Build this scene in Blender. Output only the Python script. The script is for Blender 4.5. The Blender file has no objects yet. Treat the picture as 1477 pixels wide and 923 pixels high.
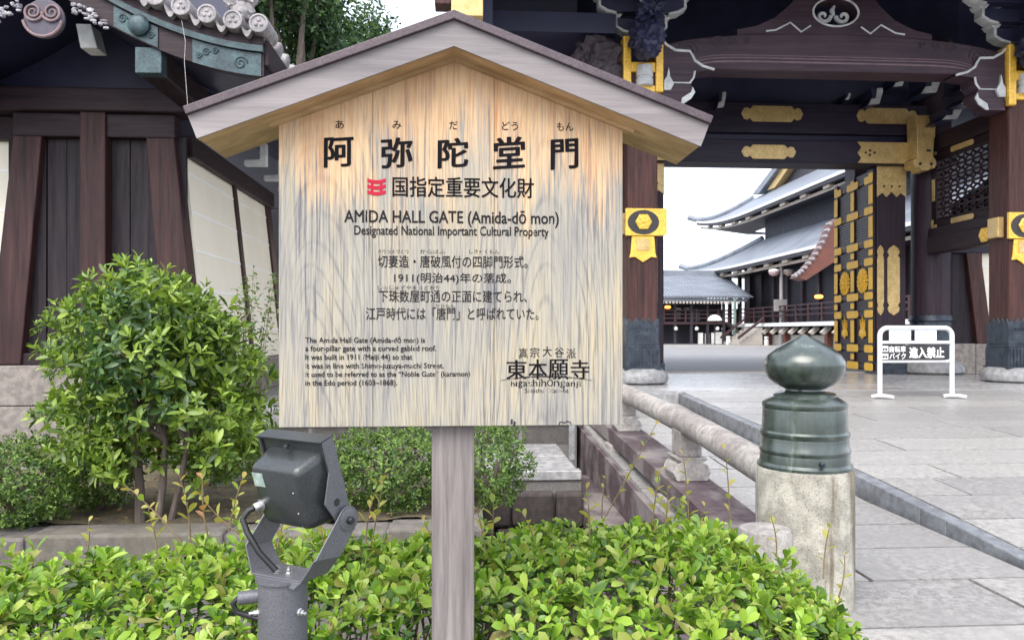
import bpy, bmesh, math, random
import numpy as np
from mathutils import Vector, Matrix

random.seed(7); RNG = np.random.default_rng(7)
R = math.radians
scene = bpy.context.scene
COL = scene.collection

# ------------------------------------------------------------------ camera, sky, sun, exposure
CAM_Z, FPX, HORIZON, CX = 1.5, 1080.0, 478.0, 738.5
cam_d = bpy.data.cameras.new('camera'); cam = bpy.data.objects.new('camera', cam_d); COL.objects.link(cam)
cam.location = (0, 0, CAM_Z); cam.rotation_euler = (R(90), 0, 0)
cam_d.sensor_width = 36; cam_d.lens = 36 * FPX / 1477; cam_d.shift_y = (HORIZON - 461.5) / 1477
cam_d.clip_start = 0.05; cam_d.clip_end = 3000
cam_d.dof.use_dof = True; cam_d.dof.focus_distance = 2.1; cam_d.dof.aperture_fstop = 13
scene.camera = cam
SUN_EL, SUN_AZ = R(52), R(205)          # azimuth clockwise from +Y: behind the camera, a little to its left
w = bpy.data.worlds.new('World'); scene.world = w; w.use_nodes = True
nt = w.node_tree; nt.nodes.clear()
sky = nt.nodes.new('ShaderNodeTexSky'); sky.sky_type = 'NISHITA'; sky.sun_disc = False
sky.sun_elevation = SUN_EL; sky.sun_rotation = SUN_AZ; sky.air_density = 1.0; sky.dust_density = 3.0; sky.ozone_density = 1.0
hs = nt.nodes.new('ShaderNodeHueSaturation'); hs.inputs['Saturation'].default_value = 0.42
hs.inputs['Value'].default_value = 1.0
tc = nt.nodes.new('ShaderNodeTexCoord'); nz = nt.nodes.new('ShaderNodeTexNoise')
nz.inputs['Scale'].default_value = 2.6; nz.inputs['Detail'].default_value = 5
cr = nt.nodes.new('ShaderNodeMapRange'); cr.inputs['From Min'].default_value = .35; cr.inputs['From Max'].default_value = .65
cr.inputs['To Min'].default_value = 0.25; cr.inputs['To Max'].default_value = 0.6
mx = nt.nodes.new('ShaderNodeMix'); mx.data_type = 'RGBA'
mx.inputs['B'].default_value = (7.1, 7.8, 9.0, 1)
bg = nt.nodes.new('ShaderNodeBackground'); bg.inputs['Strength'].default_value = 0.135
wo = nt.nodes.new('ShaderNodeOutputWorld')
L = nt.links.new
L(sky.outputs[0], hs.inputs['Color']); L(tc.outputs['Generated'], nz.inputs['Vector']); L(nz.outputs[0], cr.inputs[0])
L(cr.outputs[0], mx.inputs['Factor']); L(hs.outputs[0], mx.inputs['A']); L(mx.outputs['Result'], bg.inputs['Color']); L(bg.outputs[0], wo.inputs[0])
sd = bpy.data.lights.new('sun', 'SUN'); sun = bpy.data.objects.new('sun', sd); COL.objects.link(sun)
sd.energy = 1.25; sd.angle = R(45); sd.color = (1, .95, .87)
sun.location = (0, 0, 30)
to_sun = Vector((math.sin(SUN_AZ) * math.cos(SUN_EL), math.cos(SUN_AZ) * math.cos(SUN_EL), math.sin(SUN_EL)))
sun.rotation_euler = to_sun.to_track_quat('Z', 'Y').to_euler()
vs = scene.view_settings; vs.view_transform = 'Standard'; vs.look = 'None'; vs.gamma = 1; vs.exposure = 1.52
vs.use_curve_mapping = False

# ------------------------------------------------------------------ temple frame: u right, v away, z up (3.6 degrees off the camera axis)
TH = R(3.6); S_, C_ = math.sin(TH), math.cos(TH)
def ray(px):
    dx = (px - CX) / FPX
    return dx * C_ + S_, -dx * S_ + C_
def P(px, py, v):
    a, b = ray(px); k = v / b
    return (k * a, v, CAM_Z + k * (HORIZON - py) / FPX)
def PU(px, py, u):
    a, b = ray(px); k = u / a
    return (u, k * b, CAM_Z + k * (HORIZON - py) / FPX)
def W(p): return Vector((p[0] * C_ - p[1] * S_, p[0] * S_ + p[1] * C_, p[2]))

BASE = {}
def topof(o):
    while o.parent: o = o.parent
    return o
def tag(o, label=None, cat=None, group=None, kind=None):
    if label: o['label'] = label
    if cat: o['category'] = cat
    if group: o['group'] = group
    if kind: o['kind'] = kind
    return o
def root(name, label, cat, base, group=None):
    o = bpy.data.objects.new(name, None); COL.objects.link(o)
    o.empty_display_size = .1
    o.location = W(base); o.rotation_euler = (0, 0, TH); BASE[o.name] = Vector(base)
    return tag(o, label, cat, group)

def perp(d):
    d = d.normalized(); a = Vector((0, 0, 1)) if abs(d.z) < .9 else Vector((1, 0, 0))
    x = d.cross(a).normalized(); return x, d.cross(x).normalized()

class MB:
    """collects shapes in temple coordinates (u, v, z) and links them as one mesh object"""
    def __init__(s, xf=None): s.v = []; s.f = []; s.xf = xf
    def add(s, vs, fs):
        n = len(s.v)
        if s.xf: vs = [s.xf @ Vector(p) for p in vs]
        s.v += [tuple(p) for p in vs]; s.f += [tuple(i + n for i in f) for f in fs]; return s
    def box(s, a, b, c, d, e, f):
        return s.add([(a,c,e),(b,c,e),(b,d,e),(a,d,e),(a,c,f),(b,c,f),(b,d,f),(a,d,f)],
                     [(3,2,1,0),(4,5,6,7),(0,1,5,4),(1,2,6,5),(2,3,7,6),(3,0,4,7)])
    def hexa(s, bot, top):   # two quads given in the same winding
        return s.add(list(bot) + list(top), [(3,2,1,0),(4,5,6,7),(0,1,5,4),(1,2,6,5),(2,3,7,6),(3,0,4,7)])
    def quad(s, *p): return s.add(p, [tuple(range(len(p)))])
    def prism(s, poly, lo, hi, ax='v'):
        n = len(poly)
        def pt(p, t): return (p[0], t, p[1]) if ax == 'v' else ((t, p[0], p[1]) if ax == 'u' else (p[0], p[1], t))
        vs = [pt(p, lo) for p in poly] + [pt(p, hi) for p in poly]
        fs = [tuple(range(n)), tuple(range(2*n-1, n-1, -1))] + [(i, i+n, (i+1)%n+n, (i+1)%n) for i in range(n)]
        return s.add(vs, fs)
    def strip(s, top, bot, lo, hi):   # long curved slab: top and bottom polylines (u,z), extruded along v; quads only
        n = len(top); vs = []
        for t in (lo, hi):
            vs += [(p[0], t, p[1]) for p in top] + [(p[0], t, p[1]) for p in bot]
        fs = []
        for i in range(n-1):
            a, b, c, d = i, i+1, n+i, n+i+1; o = 2*n
            fs += [(a,c,d,b), (o+a,o+b,o+d,o+c), (a,b,o+b,o+a), (c,o+c,o+d,d)]
        fs += [(0,2*n,3*n,n), (n-1,2*n-1,4*n-1,3*n-1)]
        return s.add(vs, fs)
    def tube(s, pts, r, n=8, caps=True):
        pts = [Vector(p) for p in pts]; m = len(pts)
        rs = r if hasattr(r, '__len__') else [r] * m
        vs = []; x = None
        for i, p in enumerate(pts):
            d = (pts[min(i+1, m-1)] - pts[max(i-1, 0)]).normalized()
            if x is None: x, y = perp(d)
            else:
                x = (x - d * x.dot(d)).normalized(); y = d.cross(x)
            for j in range(n):
                a = 2*math.pi*j/n; vs.append(p + (x*math.cos(a) + y*math.sin(a)) * rs[i])
        fs = [(i*n+j, i*n+(j+1)%n, (i+1)*n+(j+1)%n, (i+1)*n+j) for i in range(m-1) for j in range(n)]
        if caps: fs += [tuple(range(n-1, -1, -1)), tuple(range((m-1)*n, m*n))]
        return s.add(vs, fs)
    def lathe(s, prof, c=(0,0,0), axis=(0,0,1), n=32):
        d = Vector(axis).normalized(); x, y = perp(d); c = Vector(c); vs = []
        for r, h in prof:
            for j in range(n):
                a = 2*math.pi*j/n; vs.append(c + d*h + (x*math.cos(a) + y*math.sin(a)) * max(r, 1e-4))
        m = len(prof)
        fs = [(i*n+j, (i+1)*n+j, (i+1)*n+(j+1)%n, i*n+(j+1)%n) for i in range(m-1) for j in range(n)]
        fs += [tuple(range(n)), tuple(range(m*n-1, (m-1)*n-1, -1))]
        return s.add(vs, fs)
    def blob(s, c, r, seed=0, amp=.25, n=3, fr=3.0):
        bm = bmesh.new(); bmesh.ops.create_icosphere(bm, subdivisions=n, radius=1)
        from mathutils import noise
        vs = []
        for v in bm.verts:
            q = v.co * (1 + amp * noise.noise(v.co * fr + Vector((seed*3.1, seed, 0))) + amp*.5*noise.noise(v.co*fr*2.7 + Vector((seed, 0, 0))))
            vs.append((c[0] + q.x*r[0], c[1] + q.y*r[1], c[2] + q.z*r[2]))
        bm.verts.index_update()
        fs = [tuple(v.index for v in f.verts) for f in bm.faces]; bm.free()
        return s.add(vs, fs)
    def build(s, name, mat, parent=None, base=None, smooth=False, bevel=0, seg=2, kind=None, label=None, cat=None, group=None):
        b = BASE[topof(parent).name] if parent else Vector(base if base is not None else (0,0,0))
        me = bpy.data.meshes.new(name)
        me.from_pydata([(p[0]-b.x, p[1]-b.y, p[2]-b.z) for p in s.v], [], s.f)
        bm = bmesh.new(); bm.from_mesh(me); bmesh.ops.recalc_face_normals(bm, faces=bm.faces); bm.to_mesh(me); bm.free()
        o = bpy.data.objects.new(name, me); COL.objects.link(o)
        me.materials.append(mat)
        if parent: o.parent = parent
        else:
            o.location = W(b); o.rotation_euler = (0, 0, TH); BASE[o.name] = b
        if smooth:
            me.polygons.foreach_set('use_smooth', [True]*len(me.polygons))
            me.set_sharp_from_angle(angle=R(smooth if smooth is not True else 40))
        if bevel:
            m = o.modifiers.new('bevel', 'BEVEL'); m.width = bevel; m.segments = seg; m.limit_method = 'ANGLE'; m.angle_limit = R(40)
        return tag(o, label, cat, group, kind)

def copy_tree(o, parent=None, move=None):
    c = o.copy(); COL.objects.link(c); c.parent = parent
    if move is not None:
        c.location = c.location + Vector(move) if parent else o.location + W(move)
    for ch in o.children: copy_tree(ch, c)
    return c

# ------------------------------------------------------------------ materials
def newmat(name):
    m = bpy.data.materials.new(name); m.use_nodes = True; t = m.node_tree
    return m, t, t.nodes['Principled BSDF'], t.nodes.new, t.links.new
def ramp(t, pos_cols, fac):
    r = t.nodes.new('ShaderNodeValToRGB'); el = r.color_ramp.elements
    while len(el) < len(pos_cols): el.new(.5)
    for e, (p, c) in zip(el, pos_cols): e.position = p; e.color = (c[0], c[1], c[2], 1)
    t.links.new(fac, r.inputs[0]); return r.outputs[0]
def noise_node(t, vec, scale, detail=4, rough=.55, dist=0):
    n = t.nodes.new('ShaderNodeTexNoise'); n.inputs['Scale'].default_value = scale; n.inputs['Detail'].default_value = detail
    n.inputs['Roughness'].default_value = rough; n.inputs['Distortion'].default_value = dist
    t.links.new(vec, n.inputs['Vector']); return n.outputs[0]
def mapping(t, sc, loc=(0,0,0), rot=(0,0,0)):
    c = t.nodes.new('ShaderNodeTexCoord'); m = t.nodes.new('ShaderNodeMapping')
    m.inputs['Scale'].default_value = sc; m.inputs['Location'].default_value = loc; m.inputs['Rotation'].default_value = rot
    t.links.new(c.outputs['Object'], m.inputs['Vector']); return m.outputs[0]
def mixc(t, fac, a, b, mode='MIX'):
    m = t.nodes.new('ShaderNodeMix'); m.data_type = 'RGBA'; m.blend_type = mode
    for sck, val in (('Factor', fac), ('A', a), ('B', b)):
        if hasattr(val, 'is_output'): t.links.new(val, m.inputs[sck])
        else: m.inputs[sck].default_value = val if sck == 'Factor' else (val[0], val[1], val[2], 1)
    return m.outputs['Result']
def math_(t, op, a, b=0.0, c=None):
    m = t.nodes.new('ShaderNodeMath'); m.operation = op
    for i, val in enumerate((a, b) if c is None else (a, b, c)):
        if hasattr(val, 'is_output'): t.links.new(val, m.inputs[i])
        else: m.inputs[i].default_value = val
    return m.outputs[0]
def mrange(t, val, a, b, c=0.0, d=1.0, smooth=False):
    m = t.nodes.new('ShaderNodeMapRange')
    if smooth: m.interpolation_type = 'SMOOTHSTEP'
    t.links.new(val, m.inputs[0])
    for i, x in enumerate((a, b, c, d)): m.inputs[i+1].default_value = x
    return m.outputs[0]
def bump(t, b, h, strength, dist=.01):
    n = t.nodes.new('ShaderNodeBump'); n.inputs['Strength'].default_value = strength; n.inputs['Distance'].default_value = dist
    t.links.new(h, n.inputs['Height']); t.links.new(n.outputs[0], b.inputs['Normal'])

def plain(name, c1, c2=None, scale=6, rough=.6, metal=0, bmp=0, stretch=(1,1,1), spec=.5, lo=.35, hi=.65, fine=None, dist=.005):
    m, t, b, N, K = newmat(name); c2 = c2 or tuple(x*.8 for x in c1)
    v = mapping(t, stretch); f = noise_node(t, v, scale, 6, .62)
    col = ramp(t, [(lo, c2), (hi, c1)], f)
    if fine:
        f2 = noise_node(t, v, fine, 3, .6)
        col = mixc(t, 1.0, col, ramp(t, [(.3, (.62,.62,.62)), (.7, (1.2,1.2,1.2))], f2), 'MULTIPLY')
        if bmp: bump(t, b, f2, bmp, dist)
    elif bmp: bump(t, b, f, bmp, dist)
    K(col, b.inputs['Base Color'])
    K(mrange(t, f, .3, .7, rough*.82, min(1, rough*1.15)), b.inputs['Roughness'])
    b.inputs['Metallic'].default_value = metal; b.inputs['Specular IOR Level'].default_value = spec
    return m

def timber(name, dark, light, ax='z', rough=.55, sc=1.0):
    m, t, b, N, K = newmat(name)
    st = {'z': (14*sc,14*sc,.7*sc), 'x': (.7*sc,14*sc,14*sc), 'y': (14*sc,.7*sc,14*sc)}[ax]
    v = mapping(t, st); f = noise_node(t, v, 1.6, 7, .65, .4); f2 = noise_node(t, v, 7, 3, .6)
    big = noise_node(t, mapping(t, (1,1,.5)), 1.3, 3)
    col = ramp(t, [(.3, dark), (.55, tuple((a+c)/2 for a, c in zip(dark, light))), (.75, light)], f)
    col = mixc(t, .6, col, ramp(t, [(.35, (.7,.7,.72)), (.65, (1.25,1.22,1.2))], big), 'MULTIPLY')
    K(col, b.inputs['Base Color']); K(mrange(t, f2, .3, .7, rough*.8, rough*1.2), b.inputs['Roughness'])
    bump(t, b, f2, .35, .004); b.inputs['Specular IOR Level'].default_value = .28
    return m

def granite(name, base, dark, light, sc=1.0, rough=.75, stain=None, stain_amt=.5, spec=.4, vary=0, mdsc=14, bmd=.5):
    m, t, b, N, K = newmat(name); v = mapping(t, (sc,sc,sc))
    sp = noise_node(t, v, 190, 3, .75); md = noise_node(t, v, mdsc, 5, .68); bg_ = noise_node(t, v, 1.7, 5, .6)
    col = ramp(t, [(.33, dark), (.46, base), (.6, base), (.72, light)], sp)
    col = mixc(t, .55, col, ramp(t, [(.40, (.52,.51,.51)), (.60, (1.34,1.33,1.32))], md), 'MULTIPLY')
    if stain:
        col = mixc(t, mrange(t, bg_, .42, .62, 0, stain_amt, True), col, stain)
    else:
        col = mixc(t, .5, col, ramp(t, [(.35, (.78,.77,.77)), (.65, (1.15,1.15,1.15))], bg_), 'MULTIPLY')
    if vary:
        g = N('ShaderNodeNewGeometry'); col = mixc(t, 1.0, col, ramp(t, [(0, (1-vary,1-vary,1-vary*.9)), (1, (1+vary,1+vary*.95,1+vary*.9))], g.outputs['Random Per Island']), 'MULTIPLY')
    K(col, b.inputs['Base Color']); K(mrange(t, bg_, .3, .7, rough*.75, min(1, rough*1.1)), b.inputs['Roughness'])
    b.inputs['Specular IOR Level'].default_value = spec
    bump(t, b, math_(t, 'ADD', math_(t, 'MULTIPLY', md, bmd), sp), .35, .004 + .004*bmd); return m

def leafmat(name, cols, trans=.3, rough=.4, tint=1.35):
    m, t, b, N, K = newmat(name)
    g = N('ShaderNodeNewGeometry')
    n = len(cols)
    col = ramp(t, [(i/(n-1) if n > 1 else 0, c) for i, c in enumerate(cols)], g.outputs['Random Per Island'])
    K(col, b.inputs['Base Color']); b.inputs['Roughness'].default_value = rough; b.inputs['Specular IOR Level'].default_value = .45
    tr = N('ShaderNodeBsdfTranslucent'); K(mixc(t, 1.0, col, (tint, tint*1.05, tint*.6), 'MULTIPLY'), tr.inputs['Color'])
    ms = N('ShaderNodeMixShader'); ms.inputs[0].default_value = trans
    K(b.outputs[0], ms.inputs[1]); K(tr.outputs[0], ms.inputs[2]); K(ms.outputs[0], t.nodes['Material Output'].inputs['Surface'])
    return m

def sign_wood(name, zlo, zhi):
    """weathered cedar: straight and cathedral grain, orange near the sheltered top, silvered below (object space, x across, z up)"""
    m, t, b, N, K = newmat(name)
    v1 = mapping(t, (3.0, 1, .62)); cath = noise_node(t, v1, 1.0, 2.0, .40, .1)
    sep = N('ShaderNodeSeparateXYZ'); co = N('ShaderNodeTexCoord'); K(co.outputs['Object'], sep.inputs[0])
    px_ = math_(t, 'PINGPONG', math_(t, 'ADD', sep.outputs[0], 2.595), .2825)     # distance from the heart line of the nearest board
    val = math_(t, 'ADD', math_(t, 'MULTIPLY', math_(t, 'MULTIPLY', px_, px_), 290.0), math_(t, 'MULTIPLY', sep.outputs[2], 6.5))
    rings = math_(t, 'FRACT', math_(t, 'ADD', val, math_(t, 'MULTIPLY', cath, 21.0)))
    rings = math_(t, 'ABSOLUTE', math_(t, 'SUBTRACT', rings, .5))           # 0 centre line .. .5
    line = mrange(t, rings, .01, .17, 1, 0, True)
    fib = noise_node(t, mapping(t, (235, 20, 7.5)), 1.0, 4, .6)
    fib2 = noise_node(t, mapping(t, (88, 9, 3.4)), 1.0, 5, .62)
    hair = noise_node(t, mapping(t, (165, 9, 2.6), (3,1,7)), 1.0, 3, .6)
    hair2 = noise_node(t, mapping(t, (140, 9, 4.2), (9,2,1)), 1.0, 4, .65)
    blot = noise_node(t, mapping(t, (6, 3, 2.2)), 1.0, 4, .6)
    wide = noise_node(t, mapping(t, (15, 3, .9), (5,5,5)), 1.0, 3, .5)
    tone = math_(t, 'ADD', math_(t, 'MULTIPLY', fib2, .45), math_(t, 'MULTIPLY', blot, .55))
    # sheltered upper part: pale peach with red-brown hairlines
    warm = ramp(t, [(.34, (.47,.265,.135)), (.5, (.56,.375,.215)), (.66, (.60,.43,.27))], tone)
    warm = mixc(t, math_(t, 'MULTIPLY', mrange(t, hair, .52, .66, 0, .8), mrange(t, wide, .42, .62, .12, 1)), warm, (.36,.135,.05))
    warm = mixc(t, math_(t, 'MULTIPLY', line, .16), warm, (.40,.19,.08))
    # weathered lower part: silvered beige with broken blue-grey lines
    grey = ramp(t, [(.34, (.22,.21,.205)), (.5, (.325,.30,.25)), (.66, (.42,.345,.22))], tone)
    grey = mixc(t, math_(t, 'MULTIPLY', mrange(t, hair2, .49, .63, 0, .85), mrange(t, wide, .36, .60, .25, 1)), grey, (.085,.09,.115))
    grey = mixc(t, math_(t, 'MULTIPLY', line, math_(t, 'MULTIPLY', mrange(t, fib2, .42, .60, .66, .06), mrange(t, blot, .40, .58, .25, 1))), grey, (.10,.105,.125))
    h = mrange(t, sep.outputs[2], zlo, zhi, 0, 1)
    mask = math_(t, 'ADD', h, math_(t, 'ADD', math_(t, 'MULTIPLY', math_(t, 'SUBTRACT', hair2, .5), -.75), math_(t, 'ADD', math_(t, 'MULTIPLY', math_(t, 'SUBTRACT', blot, .5), .7), math_(t, 'MULTIPLY', math_(t, 'SUBTRACT', wide, .5), .55))))
    mask = mrange(t, mask, .52, .80, 0, 1, True)
    col = mixc(t, mask, grey, warm)
    col = mixc(t, .7, col, ramp(t, [(.32, (.66,.66,.68)), (.5, (1,1,1)), (.72, (1.16,1.15,1.13))], fib), 'MULTIPLY')
    crack = mrange(t, noise_node(t, mapping(t, (75, 9, 1.1), (4,0,2)), 1.0, 2, .5), .70, .74, 0, .7)
    col = mixc(t, crack, col, (.06,.055,.06))
    K(col, b.inputs['Base Color']); b.inputs['Roughness'].default_value = .78; b.inputs['Specular IOR Level'].default_value = .25
    bump(t, b, math_(t, 'SUBTRACT', fib, math_(t, 'MULTIPLY', line, .6)), .35, .002)
    return m

def ink(name, col, wear_lo, wear_hi, scale=70):
    m, t, b, N, K = newmat(name)
    b.inputs['Base Color'].default_value = (*col, 1); b.inputs['Roughness'].default_value = .8; b.inputs['Specular IOR Level'].default_value = .08
    f = noise_node(t, mapping(t, (2.4, 1, .55)), scale, 3, .6)
    fac = mrange(t, f, wear_lo, wear_hi, 0, 1)
    tr = N('ShaderNodeBsdfTransparent'); ms = N('ShaderNodeMixShader'); K(fac, ms.inputs[0]); K(tr.outputs[0], ms.inputs[1]); K(b.outputs[0], ms.inputs[2])
    K(ms.outputs[0], t.nodes['Material Output'].inputs['Surface']); return m

def emit(name, col, st):
    m, t, b, N, K = newmat(name); b.inputs['Base Color'].default_value = (*col, 1)
    b.inputs['Emission Color'].default_value = (*col, 1); b.inputs['Emission Strength'].default_value = st; return m

M = {}
M['timber_v'] = timber('timber_upright', (.015,.006,.007), (.078,.032,.030), 'z')
M['timber_h'] = timber('timber_crosswise', (.011,.006,.009), (.038,.018,.023), 'x')
M['timber_d'] = timber('timber_deep', (.011,.006,.009), (.038,.018,.023), 'y')
M['timber_nav'] = timber('timber_crosswise_bluish', (.012,.010,.021), (.036,.026,.046), 'x')  # bluish shadow tint of the gate put into the timber colour
M['timber_vnav'] = timber('timber_upright_bluish', (.014,.009,.016), (.048,.027,.038), 'z')  # upright timber with the same shadow blue in its colour
M['timber_red'] = timber('timber_red', (.022,.009,.009), (.105,.042,.034), 'z')
M['board'] = timber('old_boards', (.008,.006,.009), (.040,.027,.033), 'z', .6)
M['purple'] = timber('carved_beam_wood', (.030,.017,.027), (.080,.050,.064), 'x', .5)
M['eaves'] = plain('shade_tinted_eaves_wood', (.026,.028,.070), (.016,.017,.046), 3, .5, bmp=.1)  # navy of the shade under the roof mixed into the wood colour
M['cream'] = plain('cream_plaster', (.90,.83,.69), (.85,.77,.63), 1.6, .85, bmp=.04, stretch=(1,1,.45))
M['white_line'] = plain('white_plaster_line', (.93,.92,.89), (.88,.87,.83), 8, .8)
M['tile'] = granite('roof_tile', (.30,.28,.285), (.16,.15,.16), (.48,.46,.46), 1.2, .7)
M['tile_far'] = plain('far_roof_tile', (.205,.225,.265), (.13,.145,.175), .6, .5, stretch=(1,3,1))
M['copper'] = plain('verdigris_copper', (.060,.105,.112), (.022,.036,.048), 9, .5, .25, bmp=.3, fine=45)
M['patina'] = None
M['bronze_dark'] = plain('dark_bronze', (.055,.068,.085), (.022,.027,.038), 10, .42, .5, bmp=.3, fine=60)
M['gold'] = plain('gilt_metal', (.90,.55,.085), (.76,.43,.05), 7, .36, .2, bmp=.12, fine=50)
M['gold_crest'] = plain('gilt_crest', (.97,.58,.07), (.86,.48,.045), 9, .5, spec=.12)
M['gold_dim'] = plain('dull_gilt_metal', (.66,.47,.20), (.50,.34,.13), 7, .42, .3, bmp=.12, fine=50)
M['gofun'] = plain('white_painted_wood_ends', (.66,.67,.66), (.42,.43,.44), 6, .7)
M['stone'] = granite('grey_granite', (.25,.25,.255), (.12,.118,.12), (.44,.43,.43), .8)
M['stone_wall'] = granite('wall_base_stone', (.235,.205,.185), (.11,.098,.092), (.36,.325,.30), .9, .85)
M['slab'] = granite('pavement_granite', (.30,.288,.278), (.070,.066,.063), (.63,.62,.61), 1.15, .42, stain=(.25,.24,.232), stain_amt=.6, spec=.5, vary=.14, mdsc=24)
M['kerb'] = granite('blue_grey_kerb', (.165,.175,.19), (.08,.085,.095), (.30,.31,.325), .8, .5)
M['curb'] = granite('dark_curb_stone', (.15,.132,.128), (.065,.056,.056), (.27,.25,.245), .8, .85, stain=(.12,.11,.07), stain_amt=.5)
M['bank'] = granite('shade_dark_bank_stone', (.060,.048,.045), (.025,.02,.02), (.13,.11,.10), 1.2, .8)  # darkness of the moat hole put into the stone colour
M['slab_wet'] = granite('damp_pavement', (.37,.365,.365), (.22,.218,.218), (.54,.53,.53), .9, .20, spec=.8, vary=.08)
M['lichen_stone'] = granite('lichened_rail_stone', (.35,.325,.30), (.10,.088,.088), (.60,.57,.54), 1.3, .85, stain=(.12,.095,.098), stain_amt=.45, bmd=2.2)
M['purple_stone'] = granite('dark_weathered_stone', (.085,.058,.064), (.030,.020,.024), (.24,.20,.205), 1.5, .85, stain=(.30,.27,.255), stain_amt=.55, bmd=2.5)
M['post_stone'] = granite('ochre_granite_post', (.47,.425,.33), (.24,.20,.14), (.66,.62,.53), .95, .8)
M['gravel'] = plain('courtyard_gravel', (.25,.242,.246), (.19,.183,.187), 1.5, .85, bmp=.2, fine=30)
M['asphalt'] = plain('street_ground', (.20,.19,.18), (.14,.13,.125), 3, .9, bmp=.3, fine=60)
M['soil'] = plain('mossy_soil', (.13,.105,.055), (.055,.042,.032), 7, .95, bmp=.5, fine=40, dist=.02)
M['grey_paint'] = plain('grey_powder_coat', (.135,.135,.15), (.11,.11,.123), 5, .45, .3, bmp=.06, fine=300, dist=.0006)
M['lamp_metal'] = plain('dark_lamp_casting', (.060,.065,.067), (.044,.048,.050), 9, .33, .45, bmp=.06, fine=300, dist=.0006)
M['rubber'] = plain('black_rubber', (.012,.012,.013), (.008,.008,.009), 30, .5)
M['steel'] = plain('bright_steel', (.62,.62,.60), (.4,.4,.4), 30, .3, .9)
M['white_paint'] = plain('white_enamel', (.62,.62,.62), (.56,.56,.56), 5, .4)
M['paper'] = plain('laminated_paper', (.80,.84,.86), (.66,.74,.78), 9, .35)
M['black_plate'] = plain('black_sign_plate', (.030,.024,.026), (.018,.016,.018), 9, .5)
M['cap_metal'] = plain('brown_roof_metal', (.092,.066,.076), (.066,.048,.056), 12, .5, .25, bmp=.12, fine=170, dist=.0012)
M['fascia'] = timber('silvered_fascia', (.165,.148,.15), (.30,.272,.27), 'x', .75)
M['soffit'] = timber('yellow_soffit', (.34,.21,.10), (.62,.44,.24), 'x', .75)
M['post_wood'] = timber('silvered_post', (.125,.108,.105), (.33,.295,.28), 'z', .8, 2.2)
M['bark'] = timber('bark', (.085,.065,.055), (.26,.21,.18), 'z', .9)
M['stem'] = plain('green_brown_stem', (.20,.15,.07), (.11,.07,.04), 20, .7)
M['leaf_hedge'] = leafmat('hedge_leaf', [(.035,.075,.014), (.080,.165,.018), (.145,.26,.024), (.21,.345,.034), (.28,.42,.050), (.38,.48,.095), (.20,.17,.05)], .34, .34)
M['leaf_shoot'] = leafmat('young_shoot_leaf', [(.22,.30,.05), (.34,.40,.09), (.36,.27,.08), (.27,.36,.06)], .4, .45)
M['leaf_bush'] = leafmat('bush_leaf', [(.045,.082,.018), (.115,.19,.028), (.20,.295,.040), (.32,.42,.075)], .28, .36)
M['leaf_small'] = leafmat('azalea_leaf', [(.026,.055,.016), (.065,.125,.026), (.12,.205,.038), (.21,.30,.06)], .25, .5)
M['leaf_tree'] = leafmat('broad_tree_leaf', [(.018,.042,.022), (.034,.075,.034), (.065,.13,.045), (.13,.21,.06)], .3, .45)
M['leaf_red'] = leafmat('russet_leaf', [(.30,.12,.05), (.36,.2,.09)], .3, .5)
M['far_dark'] = plain('far_dark_timber', (.030,.026,.036), (.015,.014,.024), 1.2, .6)
M['far_red'] = plain('far_red_timber', (.15,.047,.03), (.10,.032,.022), 2, .6)
M['maroon'] = plain('maroon_railing', (.045,.017,.020), (.028,.011,.014), 2, .6)
M['far_white'] = plain('far_white_paint', (.72,.72,.70), (.58,.57,.55), 2, .7)
M['far_stone'] = plain('far_stone', (.44,.40,.36), (.33,.30,.27), 1, .8)
M['verdi_pipe'] = plain('green_pipe', (.16,.22,.20), (.11,.15,.14), 2, .6)
M['glow_orange'] = emit('lit_lantern', (1.0,.32,.06), 1.2)
M['lamp_globe'] = plain('lamp_globe', (.72,.60,.42), (.62,.50,.33), 3, .4)
M['pink_globe'] = plain('pinkish_lamp_globe', (.55,.40,.38), (.45,.32,.3), 3, .4)
M['cobweb'] = plain('grey_thread', (.45,.43,.42), (.3,.3,.3), 30, .8)
def patina(name):
    m, t, b, N, K = newmat(name)
    v = mapping(t, (9, 9, 1.2)); st = noise_node(t, v, 1.4, 5, .6, .3); f = noise_node(t, mapping(t, (1,1,1)), 22, 5, .65)
    col = ramp(t, [(.30, (.014,.022,.019)), (.48, (.028,.040,.034)), (.62, (.052,.068,.060)), (.75, (.16,.19,.17))], st)
    col = mixc(t, .6, col, ramp(t, [(.3, (.6,.62,.6)), (.7, (1.35,1.35,1.3))], f), 'MULTIPLY')
    K(col, b.inputs['Base Color']); b.inputs['Metallic'].default_value = .25; b.inputs['Coat Weight'].default_value = .9; b.inputs['Coat Roughness'].default_value = .22
    K(mrange(t, f, .3, .7, .22, .5), b.inputs['Roughness']); bump(t, b, f, .22, .003)
    return m
M['patina'] = patina('green_bronze_patina')
def streaked(name, src_args, streak, lo, hi):
    m = granite(name, *src_args); t = m.node_tree; b = t.nodes['Principled BSDF']; old = b.inputs['Base Color'].links[0].from_socket
    f = noise_node(t, mapping(t, (5.5,5.5,.55)), 1.6, 4, .6)
    t.links.new(mixc(t, mrange(t, f, lo, hi, 0, .75, True), old, streak), b.inputs['Base Color']); return m
M['post_stone'] = streaked('ochre_granite_post', ((.35,.332,.28), (.14,.125,.095), (.55,.53,.48), .8, .8), (.085,.055,.024), .53, .66)

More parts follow.
